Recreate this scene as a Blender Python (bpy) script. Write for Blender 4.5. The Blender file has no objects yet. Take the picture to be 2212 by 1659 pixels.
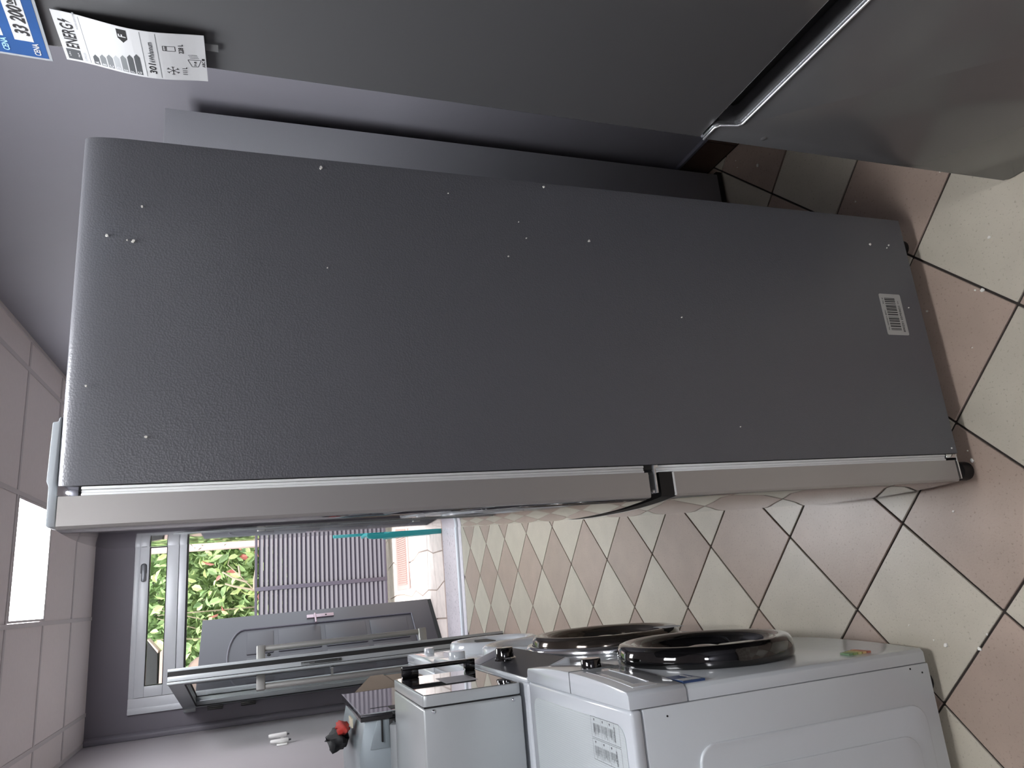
import bpy, bmesh, math, random
from mathutils import Vector, Matrix
random.seed(7)
S = bpy.context.scene
COL = S.collection
PI = math.pi

# ------------------------------------------------------------------ camera
r = Vector((0.961, -0.277, 0.005)); u = Vector((0.087, 0.321, 0.943))
yaw, pitch, roll = 0.282046277, 0.338868121, 0.00551799
fw = Vector((math.sin(yaw)*math.cos(pitch), math.cos(yaw)*math.cos(pitch), -math.sin(pitch)))
r0 = Vector((math.cos(yaw), -math.sin(yaw), 0)); u0 = r0.cross(fw)
r = math.cos(roll)*r0 + math.sin(roll)*u0
u = -math.sin(roll)*r0 + math.cos(roll)*u0
cam = bpy.data.cameras.new('camera'); camo = bpy.data.objects.new('camera', cam); COL.objects.link(camo)
# the phone was held sideways: image right is down in the room
camo.matrix_world = Matrix(((-u.x, r.x, -fw.x, -0.0512), (-u.y, r.y, -fw.y, -2.7396), (-u.z, r.z, -fw.z, 1.5632), (0, 0, 0, 1)))
cam.sensor_fit = 'HORIZONTAL'; cam.sensor_width = 36; cam.lens = 25.137; cam.clip_start = 0.02; cam.clip_end = 200
S.camera = camo

# ------------------------------------------------------------------ light, exposure
EXPO = 0.42
LED = 30.0
SKY = 2.6
SUN = 3.0
w = bpy.data.worlds.new('sky'); S.world = w; w.use_nodes = True
bg = w.node_tree.nodes['Background']; bg.inputs[0].default_value = (0.86, 0.93, 1.0, 1); bg.inputs[1].default_value = SKY
sl = bpy.data.lights.new('sun', 'SUN'); sl.energy = SUN; sl.angle = math.radians(6); sl.color = (1, 0.96, 0.88)
so = bpy.data.objects.new('sun', sl); COL.objects.link(so); so.location = (1, -4, 12)
so.rotation_euler = Vector((-0.15, 0.55, -1)).to_track_quat('-Z', 'Y').to_euler()
vs = S.view_settings; vs.view_transform = 'Standard'; vs.look = 'None'; vs.gamma = 1; vs.use_curve_mapping = False; vs.exposure = EXPO

# ------------------------------------------------------------------ materials
def lin(c):
    return tuple(((v/255)/12.92 if v/255 <= 0.04045 else ((v/255+0.055)/1.055)**2.4) for v in c)
MATS = {}
def mat(name, rgb, rough=0.5, metal=0.0, coat=0.0, spec=None, noise=0.0, nscale=20.0, bump=0.0, bscale=60.0, emit=0.0, trans=0.0, ior=None, vary=0.0, btype='noise', aniso=None):
    if name in MATS: return MATS[name]
    m = bpy.data.materials.new(name); m.use_nodes = True
    nt = m.node_tree; b = nt.nodes['Principled BSDF']; L = nt.links
    c = lin(rgb) + (1,)
    b.inputs['Base Color'].default_value = c; b.inputs['Roughness'].default_value = rough; b.inputs['Metallic'].default_value = metal
    if coat: b.inputs['Coat Weight'].default_value = coat; b.inputs['Coat Roughness'].default_value = 0.04
    if spec is not None: b.inputs['Specular IOR Level'].default_value = spec
    if trans: b.inputs['Transmission Weight'].default_value = trans
    if ior: b.inputs['IOR'].default_value = ior
    if emit: b.inputs['Emission Color'].default_value = c; b.inputs['Emission Strength'].default_value = emit
    tc = nt.nodes.new('ShaderNodeTexCoord')
    col = None
    if noise:
        n = nt.nodes.new('ShaderNodeTexNoise'); n.inputs['Scale'].default_value = nscale; n.inputs['Detail'].default_value = 6; n.inputs['Roughness'].default_value = 0.65
        L.new(tc.outputs['Object'], n.inputs['Vector'])
        mx = nt.nodes.new('ShaderNodeMix'); mx.data_type = 'RGBA'; mx.inputs[0].default_value = 0
        L.new(n.outputs['Fac'], mx.inputs[0])
        mx.inputs[6].default_value = tuple(v*(1-noise) for v in c[:3]) + (1,); mx.inputs[7].default_value = tuple(min(1, v*(1+noise)) for v in c[:3]) + (1,)
        col = mx.outputs[2]
    if vary:
        oi = nt.nodes.new('ShaderNodeObjectInfo'); hs = nt.nodes.new('ShaderNodeHueSaturation')
        mr = nt.nodes.new('ShaderNodeMapRange'); mr.inputs[3].default_value = 1-vary; mr.inputs[4].default_value = 1+vary
        L.new(oi.outputs['Random'], mr.inputs[0]); L.new(mr.outputs[0], hs.inputs['Value'])
        if col: L.new(col, hs.inputs['Color'])
        else: hs.inputs['Color'].default_value = c
        col = hs.outputs['Color']
    if col: L.new(col, b.inputs['Base Color'])
    if bump:
        if btype == 'noise':
            t = nt.nodes.new('ShaderNodeTexNoise'); t.inputs['Detail'].default_value = 4; o = 'Fac'
        elif btype == 'voronoi':
            t = nt.nodes.new('ShaderNodeTexVoronoi'); o = 'Distance'
        else:
            t = nt.nodes.new('ShaderNodeTexWave'); t.bands_direction = 'X'; o = 'Fac'
        t.inputs['Scale'].default_value = bscale
        L.new(tc.outputs['Object'], t.inputs['Vector'])
        bn = nt.nodes.new('ShaderNodeBump'); bn.inputs['Strength'].default_value = bump; bn.inputs['Distance'].default_value = 0.002
        L.new(t.outputs[o], bn.inputs['Height']); L.new(bn.outputs['Normal'], b.inputs['Normal'])
    MATS[name] = m
    return m

M_wall = mat('grey wall paint', (140, 139, 147), 0.6, noise=0.05, nscale=3, bump=0.12, bscale=140)
M_dwall = mat('backlit grey wall paint', (120, 116, 125), 0.6, noise=0.05, nscale=3, bump=0.1, bscale=120)  # wall grey taken darker: the door wall's backlit shade is in the colour
M_lwall = mat('pale wall paint', (168, 163, 167), 0.55, noise=0.04, nscale=3, bump=0.1, bscale=120)
M_ceil = mat('ceiling board', (230, 222, 221), 0.9, noise=0.05, nscale=40, bump=0.15, bscale=160, vary=0.02)
M_bar = mat('white grid bar', (206, 200, 200), 0.6, noise=0.02)
M_led = mat('led diffuser', (250, 251, 255), 0.5, emit=LED)
M_grout = mat('dark grout', (46, 40, 36), 0.9, noise=0.25, nscale=60)
M_skirt = mat('brown skirting tile', (86, 68, 60), 0.35, noise=0.12, nscale=14)
M_alu = mat('satin aluminium', (160, 165, 167), 0.42, metal=0.25, noise=0.02)
M_aluf = mat('lightened frame aluminium', (222, 226, 231), 0.4, metal=0.1, noise=0.02)  # same aluminium as the door leaf, base lightened to offset the backlit frame
M_aluh = mat('handle aluminium', (160, 160, 156), 0.4, metal=0.7, noise=0.02)
M_black = mat('black plastic', (8, 8, 9), 0.5)
M_rubber = mat('black rubber', (13, 13, 14), 0.7)
M_gloss = mat('gloss black', (9, 9, 10), 0.06, coat=0.6)
M_chrome = mat('chrome', (215, 218, 220), 0.12, metal=1.0)
M_white = mat('white enamel', (200, 205, 208), 0.22, coat=0.3)
M_whitep = mat('white plastic', (196, 201, 206), 0.14, coat=0.4)
M_paper = mat('white paper', (188, 190, 191), 0.7)
M_ink = mat('black ink', (22, 22, 24), 0.7)
M_grey1 = mat('grey ink', (70, 73, 76), 0.7)
M_grey2 = mat('mid grey ink', (112, 116, 118), 0.7)
M_grey3 = mat('light grey ink', (158, 162, 164), 0.7)
M_blue = mat('blue card print', (34, 76, 132), 0.4, noise=0.35, nscale=9)
M_blue2 = mat('pale blue card print', (70, 128, 172), 0.4, noise=0.3, nscale=9)
M_card = mat('brown cardboard', (128, 112, 96), 0.8, noise=0.06, nscale=30)

def glass_mat():
    m = bpy.data.materials.new('window glass'); m.use_nodes = True; nt = m.node_tree
    b = nt.nodes['Principled BSDF']; b.inputs['Base Color'].default_value = (0.93, 0.97, 0.95, 1)
    b.inputs['Transmission Weight'].default_value = 1; b.inputs['Roughness'].default_value = 0; b.inputs['IOR'].default_value = 1.45
    return m
M_glass = glass_mat()

def tile_mat(name, rgb, speck, sc2=160):
    m = bpy.data.materials.new(name); m.use_nodes = True; nt = m.node_tree; L = nt.links; b = nt.nodes['Principled BSDF']
    tc = nt.nodes.new('ShaderNodeTexCoord'); oi = nt.nodes.new('ShaderNodeObjectInfo')
    ad = nt.nodes.new('ShaderNodeVectorMath'); ad.operation = 'ADD'; L.new(tc.outputs['Object'], ad.inputs[0])
    sc = nt.nodes.new('ShaderNodeVectorMath'); sc.operation = 'SCALE'; L.new(oi.outputs['Location'], sc.inputs[0]); sc.inputs['Scale'].default_value = 3.7
    L.new(sc.outputs[0], ad.inputs[1])
    n1 = nt.nodes.new('ShaderNodeTexNoise'); n1.inputs['Scale'].default_value = 9; n1.inputs['Detail'].default_value = 5; L.new(ad.outputs[0], n1.inputs['Vector'])
    n2 = nt.nodes.new('ShaderNodeTexNoise'); n2.inputs['Scale'].default_value = sc2; n2.inputs['Detail'].default_value = 4; L.new(ad.outputs[0], n2.inputs['Vector'])
    c = lin(rgb)
    m1 = nt.nodes.new('ShaderNodeMix'); m1.data_type = 'RGBA'; L.new(n1.outputs['Fac'], m1.inputs[0])
    m1.inputs[6].default_value = tuple(v*0.84 for v in c)+(1,); m1.inputs[7].default_value = tuple(v*1.14 for v in c)+(1,)
    cr = nt.nodes.new('ShaderNodeValToRGB'); cr.color_ramp.elements[0].position = 0.28; cr.color_ramp.elements[1].position = 0.40
    cr.color_ramp.elements[0].color = (1, 1, 1, 1); cr.color_ramp.elements[1].color = (0, 0, 0, 1); L.new(n2.outputs['Fac'], cr.inputs[0])
    m2 = nt.nodes.new('ShaderNodeMix'); m2.data_type = 'RGBA'; L.new(cr.outputs['Color'], m2.inputs[0]); L.new(m1.outputs[2], m2.inputs[6]); m2.inputs[7].default_value = lin(speck)+(1,)
    hs = nt.nodes.new('ShaderNodeHueSaturation'); mr = nt.nodes.new('ShaderNodeMapRange'); mr.inputs[3].default_value = 0.95; mr.inputs[4].default_value = 1.05
    L.new(oi.outputs['Random'], mr.inputs[0]); L.new(mr.outputs[0], hs.inputs['Value']); L.new(m2.outputs[2], hs.inputs['Color']); L.new(hs.outputs['Color'], b.inputs['Base Color'])
    b.inputs['Roughness'].default_value = 0.33
    bn = nt.nodes.new('ShaderNodeBump'); bn.inputs['Strength'].default_value = 0.12; bn.inputs['Distance'].default_value = 0.002; L.new(n2.outputs['Fac'], bn.inputs['Height']); L.new(bn.outputs['Normal'], b.inputs['Normal'])
    return m
M_beige = tile_mat('beige floor tile', (186, 179, 163), (160, 152, 136))
M_pink = tile_mat('rose brown floor tile', (164, 146, 133), (136, 119, 109))

def fridge_mat(name, rgb, rough, metal, bump, bs, coat=0.0):
    m = mat(name, rgb, rough, metal=metal, noise=0.03, nscale=4, bump=bump, bscale=bs, btype='voronoi', coat=coat)
    return m
M_f1 = fridge_mat('dark grey textured steel', (92, 93, 97), 0.32, 0.0, 0.13, 330)
M_f2 = fridge_mat('mid grey textured steel', (140, 141, 146), 0.42, 0.0, 0.08, 330)
M_f3 = mat('grey inox foil', (100, 101, 102), 0.17, metal=0.35, noise=0.02, nscale=3)
M_fdoor = mat('silver door side', (166, 163, 159), 0.34, metal=0.45, noise=0.02, nscale=3)
M_fface = mat('glossy door face', (74, 71, 76), 0.06, metal=0.25, coat=0.6)
M_gask = mat('light grey gasket', (222, 224, 223), 0.5)

# ------------------------------------------------------------------ mesh helpers
class MB:
    def __init__(self): self.v = []; self.f = []; self.m = []
    def add(self, vs_, fs, m=0):
        o = len(self.v); self.v += [tuple(p) for p in vs_]
        for f in fs: self.f.append([i+o for i in f]); self.m.append(m)
        return self
    def box(self, x0, x1, y0, y1, z0, z1, m=0):
        vs_ = [(x, y, z) for x in (x0, x1) for y in (y0, y1) for z in (z0, z1)]
        return self.add(vs_, [(0, 1, 3, 2), (4, 6, 7, 5), (0, 4, 5, 1), (2, 3, 7, 6), (0, 2, 6, 4), (1, 5, 7, 3)], m)
    def prism(self, poly, axis, a0, a1, m=0):
        n = len(poly)
        def P(p, a): return {'x': (a, p[0], p[1]), 'y': (p[0], a, p[1]), 'z': (p[0], p[1], a)}[axis]
        vs_ = [P(p, a0) for p in poly] + [P(p, a1) for p in poly]
        fs = [list(range(n))[::-1], list(range(n, 2*n))] + [(i, (i+1) % n, n+(i+1) % n, n+i) for i in range(n)]
        return self.add(vs_, fs, m)
    def lathe(self, prof, c, axis='z', n=32, m=0, caps=True):
        # prof: list of (radius, height)
        vs_ = []; fs = []
        for (rr, h) in prof:
            for k in range(n):
                a = 2*PI*k/n; p, q = rr*math.cos(a), rr*math.sin(a)
                vs_.append({'x': (c[0]+h, c[1]+p, c[2]+q), 'y': (c[0]+p, c[1]+h, c[2]+q), 'z': (c[0]+p, c[1]+q, c[2]+h)}[axis])
        for i in range(len(prof)-1):
            for k in range(n): fs.append((i*n+k, i*n+(k+1) % n, (i+1)*n+(k+1) % n, (i+1)*n+k))
        if caps:
            fs.append(list(range(n))[::-1]); fs.append([(len(prof)-1)*n+k for k in range(n)])
        return self.add(vs_, fs, m)
    def tube(self, path, rad, n=10, m=0):
        pts = [Vector(p) for p in path]; vs_ = []; fs = []
        prev = None
        for i, p in enumerate(pts):
            t = (pts[min(i+1, len(pts)-1)]-pts[max(i-1, 0)]).normalized()
            if prev is None:
                a = Vector((0, 0, 1)) if abs(t.z) < 0.9 else Vector((1, 0, 0)); nn = t.cross(a).normalized()
            else: nn = (prev - t*prev.dot(t)).normalized()
            prev = nn; bb = t.cross(nn)
            rr = rad[i] if isinstance(rad, (list, tuple)) else rad
            for k in range(n):
                an = 2*PI*k/n; vs_.append(p+nn*rr*math.cos(an)+bb*rr*math.sin(an))
        for i in range(len(pts)-1):
            for k in range(n): fs.append((i*n+k, i*n+(k+1) % n, (i+1)*n+(k+1) % n, (i+1)*n+k))
        fs.append(list(range(n))[::-1]); fs.append([(len(pts)-1)*n+k for k in range(n)])
        return self.add(vs_, fs, m)
    def poly(self, pts, m=0): return self.add(pts, [list(range(len(pts)))], m)

WP = {}
def link(name, me, parent=None, c=Vector((0, 0, 0))):
    o = bpy.data.objects.new(name, me); COL.objects.link(o)
    if parent is None: o.location = c
    else: o.parent = parent; o.location = c - WP[parent.name]
    WP[o.name] = Vector(c)
    return o
def build(name, mb, mats, parent=None, bevel=0.0, seg=2, smooth=True, ang=35, recenter=True, normals=True, **props):
    if not isinstance(mats, (list, tuple)): mats = [mats]
    me = bpy.data.meshes.new(name)
    xs = [p[0] for p in mb.v]; ys = [p[1] for p in mb.v]; zs = [p[2] for p in mb.v]
    c = Vector(((min(xs)+max(xs))/2, (min(ys)+max(ys))/2, (min(zs)+max(zs))/2)) if recenter else Vector((0, 0, 0))
    me.from_pydata([Vector(p)-c for p in mb.v], [], mb.f)
    for m in mats: me.materials.append(m)
    for p, k in zip(me.polygons, mb.m): p.material_index = k
    if bevel or normals:
        bm = bmesh.new(); bm.from_mesh(me)
        if normals: bmesh.ops.recalc_face_normals(bm, faces=bm.faces)
        if bevel:
            es = [e for e in bm.edges if len(e.link_faces) == 2 and e.calc_face_angle(0) > math.radians(40)]
            bmesh.ops.bevel(bm, geom=es, offset=bevel, segments=seg, affect='EDGES', profile=0.5, clamp_overlap=True)
        bm.to_mesh(me); bm.free()
    if smooth:
        for p in me.polygons: p.use_smooth = True
        me.set_sharp_from_angle(angle=math.radians(ang))
    o = link(name, me, parent, c)
    for k, v in props.items(): o[k] = v
    return o
def thing(name, label, cat, loc, rotz=0, group=None):
    o = bpy.data.objects.new(name, None); COL.objects.link(o); o.location = loc; o.rotation_euler = (0, 0, rotz); o.empty_display_size = 0.05
    o['label'] = label; o['category'] = cat
    if group: o['group'] = group
    WP[o.name] = Vector(loc) if not rotz else Vector((0, 0, 0))     # with a rotation, parts are given in the thing's own frame
    return o
def struct(name, mb, mats, **k):
    o = build(name, mb, mats, **k); o['kind'] = 'structure'; return o
def sroot(name, loc=(0, 0, 0)):
    o = bpy.data.objects.new(name, None); COL.objects.link(o); o.location = loc; o['kind'] = 'structure'; WP[o.name] = Vector(loc); return o
def tag(o, label, cat, group=None):
    o['label'] = label; o['category'] = cat
    if group: o['group'] = group
    return o
def shared(name, me, parent, c, rot=None):
    o = bpy.data.objects.new(name, me); COL.objects.link(o)
    if parent: o.parent = parent; o.location = Vector(c)-WP[parent.name]
    else: o.location = c
    if rot: o.rotation_euler = rot
    WP[o.name] = Vector(c)
    return o
def mesh_of(mb, mats, bevel=0.0, seg=1, smooth=False):
    o = build('temp', mb, mats, bevel=bevel, seg=seg, smooth=smooth, recenter=False); me = o.data; bpy.data.objects.remove(o); return me

def rrect(a0, a1, b0, b1, rad, n=5):
    pts = []
    for (ca, cb, s) in ((a1-rad, b0+rad, -PI/2), (a1-rad, b1-rad, 0), (a0+rad, b1-rad, PI/2), (a0+rad, b0+rad, PI)):
        for k in range(n+1):
            an = s+PI/2*k/n; pts.append((ca+rad*math.cos(an), cb+rad*math.sin(an)))
    return pts

def text_polys(s, size=1.0, bold=0.022):
    cu = bpy.data.curves.new('t', 'FONT'); cu.body = s; cu.size = 1.0; cu.offset = bold; cu.resolution_u = 2
    o = bpy.data.objects.new('t', cu); COL.objects.link(o)
    dg = bpy.context.evaluated_depsgraph_get(); e = o.evaluated_get(dg); me = e.to_mesh()
    v = [(p.co.x*size, p.co.y*size) for p in me.vertices]; f = [list(p.vertices) for p in me.polygons]
    e.to_mesh_clear(); bpy.data.objects.remove(o); bpy.data.curves.remove(cu)
    return v, f

class Sheet:
    """flat print laid out in (a right, b up) and mapped onto a surface"""
    def __init__(self, fn): self.fn = fn; self.mb = MB()
    def rect(self, a0, a1, b0, b1, m=0, h=1):
        n = max(1, int(abs(b1-b0)/0.012))
        for i in range(n):
            p, q = b0+(b1-b0)*i/n, b0+(b1-b0)*(i+1)/n
            self.mb.poly([self.fn(a0, p, h), self.fn(a1, p, h), self.fn(a1, q, h), self.fn(a0, q, h)], m)
    def poly(self, pts, m=0, h=1): self.mb.poly([self.fn(a, b, h) for a, b in pts], m)
    def line(self, p, q, wd, m=0, h=1):
        d = Vector((q[0]-p[0], q[1]-p[1])); nn = Vector((-d.y, d.x)).normalized()*wd/2
        self.poly([(p[0]+nn.x, p[1]+nn.y), (p[0]-nn.x, p[1]-nn.y), (q[0]-nn.x, q[1]-nn.y), (q[0]+nn.x, q[1]+nn.y)], m, h)
    def ring(self, c, r1, r2, m=0, n=16, h=1):
        for k in range(n):
            a, b = 2*PI*k/n, 2*PI*(k+1)/n
            self.poly([(c[0]+r1*math.cos(a), c[1]+r1*math.sin(a)), (c[0]+r2*math.cos(a), c[1]+r2*math.sin(a)), (c[0]+r2*math.cos(b), c[1]+r2*math.sin(b)), (c[0]+r1*math.cos(b), c[1]+r1*math.sin(b))], m, h)
    def text(self, s, a, b, size, m=0, h=2, wid=None, slant=0.0):
        v, f = text_polys(s, size)
        if not v: return
        sx = 1.0
        if wid: sx = wid/max(p[0] for p in v)
        self.mb.add([self.fn(a+p[0]*sx+slant*p[1], b+p[1], h) for p in v], f, m)

# ------------------------------------------------------------------ room shell
XL, XR, YD, ZC, YB = -0.875, 1.345, 3.17, 2.66, -5.2
DX0, DX1, DZ = -0.70, 0.56, 2.41        # doorway hole
T = 0.305; s2 = math.sqrt(0.5)

floor = struct('floor', MB().box(XL-0.1, XR+0.1, YB-0.1, YD-0.02, -0.12, -0.005), M_grout, smooth=False)
def clip(poly, k, lim, keep_less):
    out = []
    for i in range(len(poly)):
        p, q = poly[i], poly[(i+1) % len(poly)]
        pi = (p[k] <= lim) if keep_less else (p[k] >= lim); qi = (q[k] <= lim) if keep_less else (q[k] >= lim)
        if pi: out.append(p)
        if pi != qi:
            t = (lim-p[k])/(q[k]-p[k]); out.append((p[0]+t*(q[0]-p[0]), p[1]+t*(q[1]-p[1])))
    return out
hd = (T-0.006)*s2
full = [(hd, 0), (0, hd), (-hd, 0), (0, -hd)]
tile_me = [mesh_of(MB().prism(full, 'z', -0.006, 0), m, bevel=0.0012) for m in (M_beige, M_pink)]
for i in range(-16, 18):
    for j in range(-16, 18):
        cx, cy = -(i+j+1)*T*s2, (j-i)*T*s2
        if cx < XL-0.22 or cx > XR+0.22 or cy < -4.2 or cy > YD+0.1: continue
        k = (i+j) % 2
        if XL+0.22 < cx < XR-0.24 and -4.0 < cy < YD-0.35:
            shared('tile', tile_me[k], floor, (cx, cy, 0))
        else:
            p = [(cx+a, cy+b) for a, b in full]
            for kk, lim, le in ((0, XL+0.002, False), (0, XR-0.014, True), (1, YD-0.125, True), (1, -4.2, False)):
                p = clip(p, kk, lim, le)
                if len(p) < 3: break
            if len(p) >= 3:
                ar = abs(sum(p[q][0]*p[(q+1) % len(p)][1]-p[(q+1) % len(p)][0]*p[q][1] for q in range(len(p))))/2
                if ar > 0.0008: build('tile', MB().prism(p, 'z', -0.006, 0), (M_beige, M_pink)[k], floor, smooth=False)
M_strip = mat('worn pale stone', (206, 200, 205), 0.5, noise=0.22, nscale=22, bump=0.2, bscale=40)
struct('trim_1', MB().box(DX0, DX1, YD-0.12, YD-0.03, -0.006, 0.002), M_strip, bevel=0.002)

ceil = struct('ceiling', MB().box(XL-0.1, XR+0.1, YB-0.1, YD+0.2, ZC+0.03, ZC+0.12), M_ceil, smooth=False)
gx = [-1.30, -0.68, -0.06, 0.56, 1.18, 1.80]
gy = [3.17-0.595-0.64*k+0.0 for k in range(-1, 14)]
LIGHTS = [(2, 2), (2, 7), (2, 12)]
for a in range(5):
    for b in range(len(gy)-1):
        x0, x1 = max(gx[a]+0.012, XL), min(gx[a+1]-0.012, XR); y1, y0 = min(gy[b]-0.012, YD), max(gy[b+1]+0.012, YB)
        if x1-x0 < 0.02 or y1-y0 < 0.02: continue
        if (a, b) in LIGHTS: continue
        build('ceiling_tile', MB().box(x0, x1, y0, y1, ZC+0.004, ZC+0.016), M_ceil, ceil, smooth=False)
for xx in gx[1:5]: build('grid_bar', MB().box(xx-0.0115, xx+0.0115, YB, YD, ZC-0.001, ZC+0.028), M_bar, ceil, smooth=False)
for yy in gy[1:]:
    if yy > YB: build('grid_bar', MB().box(XL, XR, yy-0.0115, yy+0.0115, ZC-0.0005, ZC+0.026), M_bar, ceil, smooth=False)
build('edge_bar', MB().box(XL, XL+0.022, YB, YD, ZC-0.003, ZC+0.02).box(XR-0.022, XR, YB, YD, ZC-0.003, ZC+0.02), M_bar, ceil, smooth=False)
LL = ['square ceiling light panel glowing above the doorway end of the aisle', 'square ceiling light panel over the middle of the aisle, above the dark grey fridge', 'square ceiling light panel farthest from the glass door']
for (a, b), lb in zip(LIGHTS, LL):
    x0, x1, y1, y0 = gx[a]+0.014, gx[a+1]-0.014, gy[b]-0.014, gy[b+1]+0.014
    t = thing('ceiling_panel_light', lb, 'ceiling light', ((x0+x1)/2, (y0+y1)/2, ZC), group='square ceiling light panels')
    fr = MB()
    for q in ((x0, x1, y0, y0+0.012), (x0, x1, y1-0.012, y1), (x0, x0+0.012, y0+0.012, y1-0.012), (x1-0.012, x1, y0+0.012, y1-0.012)): fr.box(*q, ZC-0.002, ZC+0.02)
    build('frame', fr, M_bar, t, smooth=False)
    build('diffuser', MB().box(x0+0.012, x1-0.012, y0+0.012, y1-0.012, ZC+0.001, ZC+0.012), M_led, t, smooth=False)

struct('wall_right', MB().box(XR, XR+0.15, YB-0.1, YD+0.2, -0.1, ZC+0.1), M_wall, smooth=False)
struct('wall_left', MB().box(XL-0.15, XL, YB-0.1, YD+0.2, -0.1, ZC+0.1), M_lwall, smooth=False)
struct('wall_back', MB().box(XL-0.15, XR+0.15, YB-0.15, YB, -0.1, ZC+0.1), M_wall, smooth=False)
wf = MB().box(XL, DX0, YD, YD+0.16, 0, ZC+0.1).box(DX1, XR, YD, YD+0.16, 0, ZC+0.1).box(DX0, DX1, YD, YD+0.16, DZ, ZC+0.1)
struct('wall_front', wf, M_dwall, smooth=False)
bb = sroot('baseboard_right', (XR, 0, 0))
for k in range(16):
    y = -3.4+k*0.305
    build('skirting_tile', MB().box(XR-0.012, XR-0.0002, y+0.002, y+0.303, 0.0, 0.124), M_skirt, bb, bevel=0.002, seg=1)
struct('trim_2', MB().box(XR-0.014, XR-0.0002, -3.4, 1.48, 0.1245, 0.134), mat('grey edge strip', (120, 120, 132), 0.4), smooth=False)
cm = MB().prism([(XL, YD), (XL, YD-0.05), (XL+0.03, YD-0.05), (XL+0.045, YD-0.03), (XL+0.045, YD)], 'z', 0.0, ZC)
struct('trim_3', cm, mat('corner moulding', (120, 117, 126), 0.5), bevel=0.006)

# ------------------------------------------------------------------ doorway frame with the transom window
dr = sroot('door_1', (0, YD, 0))
build('jamb', MB().box(DX0, DX0+0.085, YD-0.012, YD+0.07, 0, DZ).box(DX0-0.018, DX0+0.02, YD-0.018, YD, 0, DZ), M_aluf, dr, bevel=0.003)
build('jamb', MB().box(DX1-0.085, DX1, YD-0.012, YD+0.07, 0, DZ), M_aluf, dr, bevel=0.003)
build('header', MB().box(DX0+0.0851, DX1-0.0851, YD-0.010, YD+0.07, 2.375, DZ-0.0005), M_aluf, dr, bevel=0.003)
build('transom_bar', MB().box(DX0+0.0851, DX1-0.0851, YD-0.008, YD+0.07, 2.066, 2.115).box(DX0+0.0851, DX1-0.0851, YD-0.003, YD+0.05, 2.1151, 2.118), M_aluf, dr, bevel=0.003)
build('drip_gasket', MB().box(DX0+0.09, DX1-0.09, YD-0.002, YD+0.05, 2.056, 2.0655), M_rubber, dr, smooth=False)
build('sill_rail', MB().box(DX0+0.086, DX1-0.086, YD-0.022, YD-0.002, -0.004, 0.018).box(DX0+0.086, DX1-0.086, YD+0.012, YD+0.045, -0.004, 0.012), M_aluf, dr, bevel=0.002)
build('sill_gap', MB().box(DX0+0.086, DX1-0.086, YD-0.0215, YD+0.0125, -0.02, -0.003), M_grout, dr, smooth=False)
wn = sroot('window_1', (0, YD, 2.25))
sx0, sx1 = DX0+0.087, DX1-0.087
sash = MB().box(sx0, sx1, YD-0.022, YD+0.04, 2.312, 2.374).box(sx0, sx1, YD-0.022, YD+0.04, 2.1185, 2.195).box(sx0, sx0+0.07, YD-0.022, YD+0.04, 2.1951, 2.3119).box(sx1-0.07, sx1, YD-0.022, YD+0.04, 2.1951, 2.3119)
build('sash', sash, M_aluf, wn, bevel=0.003)
gs = MB()
for q in ((sx0+0.07, sx1-0.07, 2.1951, 2.2), (sx0+0.07, sx1-0.07, 2.307, 2.3119), (sx0+0.07, sx0+0.075, 2.2, 2.307), (sx1-0.075, sx1-0.07, 2.2, 2.307)): gs.box(q[0], q[1], YD-0.015, YD+0.02, q[2], q[3])
build('gasket', gs, M_rubber, wn, smooth=False)
build('pane', MB().box(sx0+0.0751, sx1-0.0751, YD+0.0, YD+0.006, 2.2001, 2.3069), M_glass, wn, smooth=False)
wh = build('handle', MB().prism(rrect(0.160, 0.285, 2.330, 2.358, 0.0135), 'y', YD-0.052, YD-0.030).prism(rrect(0.21, 0.290, 2.326, 2.366, 0.019), 'y', YD-0.030, YD-0.0225), mat('grey metal handle', (112, 115, 120), 0.35, metal=0.5), wn, bevel=0.004)

# ------------------------------------------------------------------ main refrigerator
F1 = thing('refrigerator', 'tall dark grey fridge freezer in the middle with silver edged doors, seen from its side', 'refrigerator', (0.43, -1.24, 0))
y0, y1 = -1.535, -0.935
prof = [(y0, 0.05), (y0, 1.775), (y0+0.0009, 1.800), (y0+0.0023, 1.815), (y0+0.0044, 1.828), (y0+0.0072, 1.8375), (y0+0.0096, 1.8420), (y0+0.0122, 1.8446), (y0+0.0145, 1.8455),
        (y1-0.022, 1.8455), (y1-0.013, 1.843), (y1-0.0075, 1.837), (y1-0.003, 1.82), (y1, 1.775), (y1, 0.05)]
build('cabinet', MB().prism(prof, 'x', 0.138, 0.731), M_f1, F1, ang=50)
build('plinth', MB().box(0.15, 0.70, y0+0.03, y1-0.03, 0.02, 0.05), M_black, F1, smooth=False)
def door_poly(xb, inset=0.0, n=14, rr=0.006):
    # door plan: flat back, bowed front, near edge X=.075, far edge a little deeper
    P = [(xb, y0+inset), (xb, y1-inset)]
    fr = []
    for k in range(n+1):
        t = k/n; y = y0+inset+(y1-y0-2*inset)*t
        x = 0.075+0.017*t-0.0125*(1-abs(2*t-1)**2.6)+inset
        fr.append((x, y))
    fr = [(fr[0][0]+0.0045, fr[0][1]), (fr[0][0]+0.0005, fr[0][1]+0.0015), (fr[0][0]-0.0006, fr[0][1]+0.006)] + fr[1:-1] + [(fr[-1][0], fr[-1][1]-0.004), (fr[-1][0]+0.006, fr[-1][1])]
    return P + fr[::-1]
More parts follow.
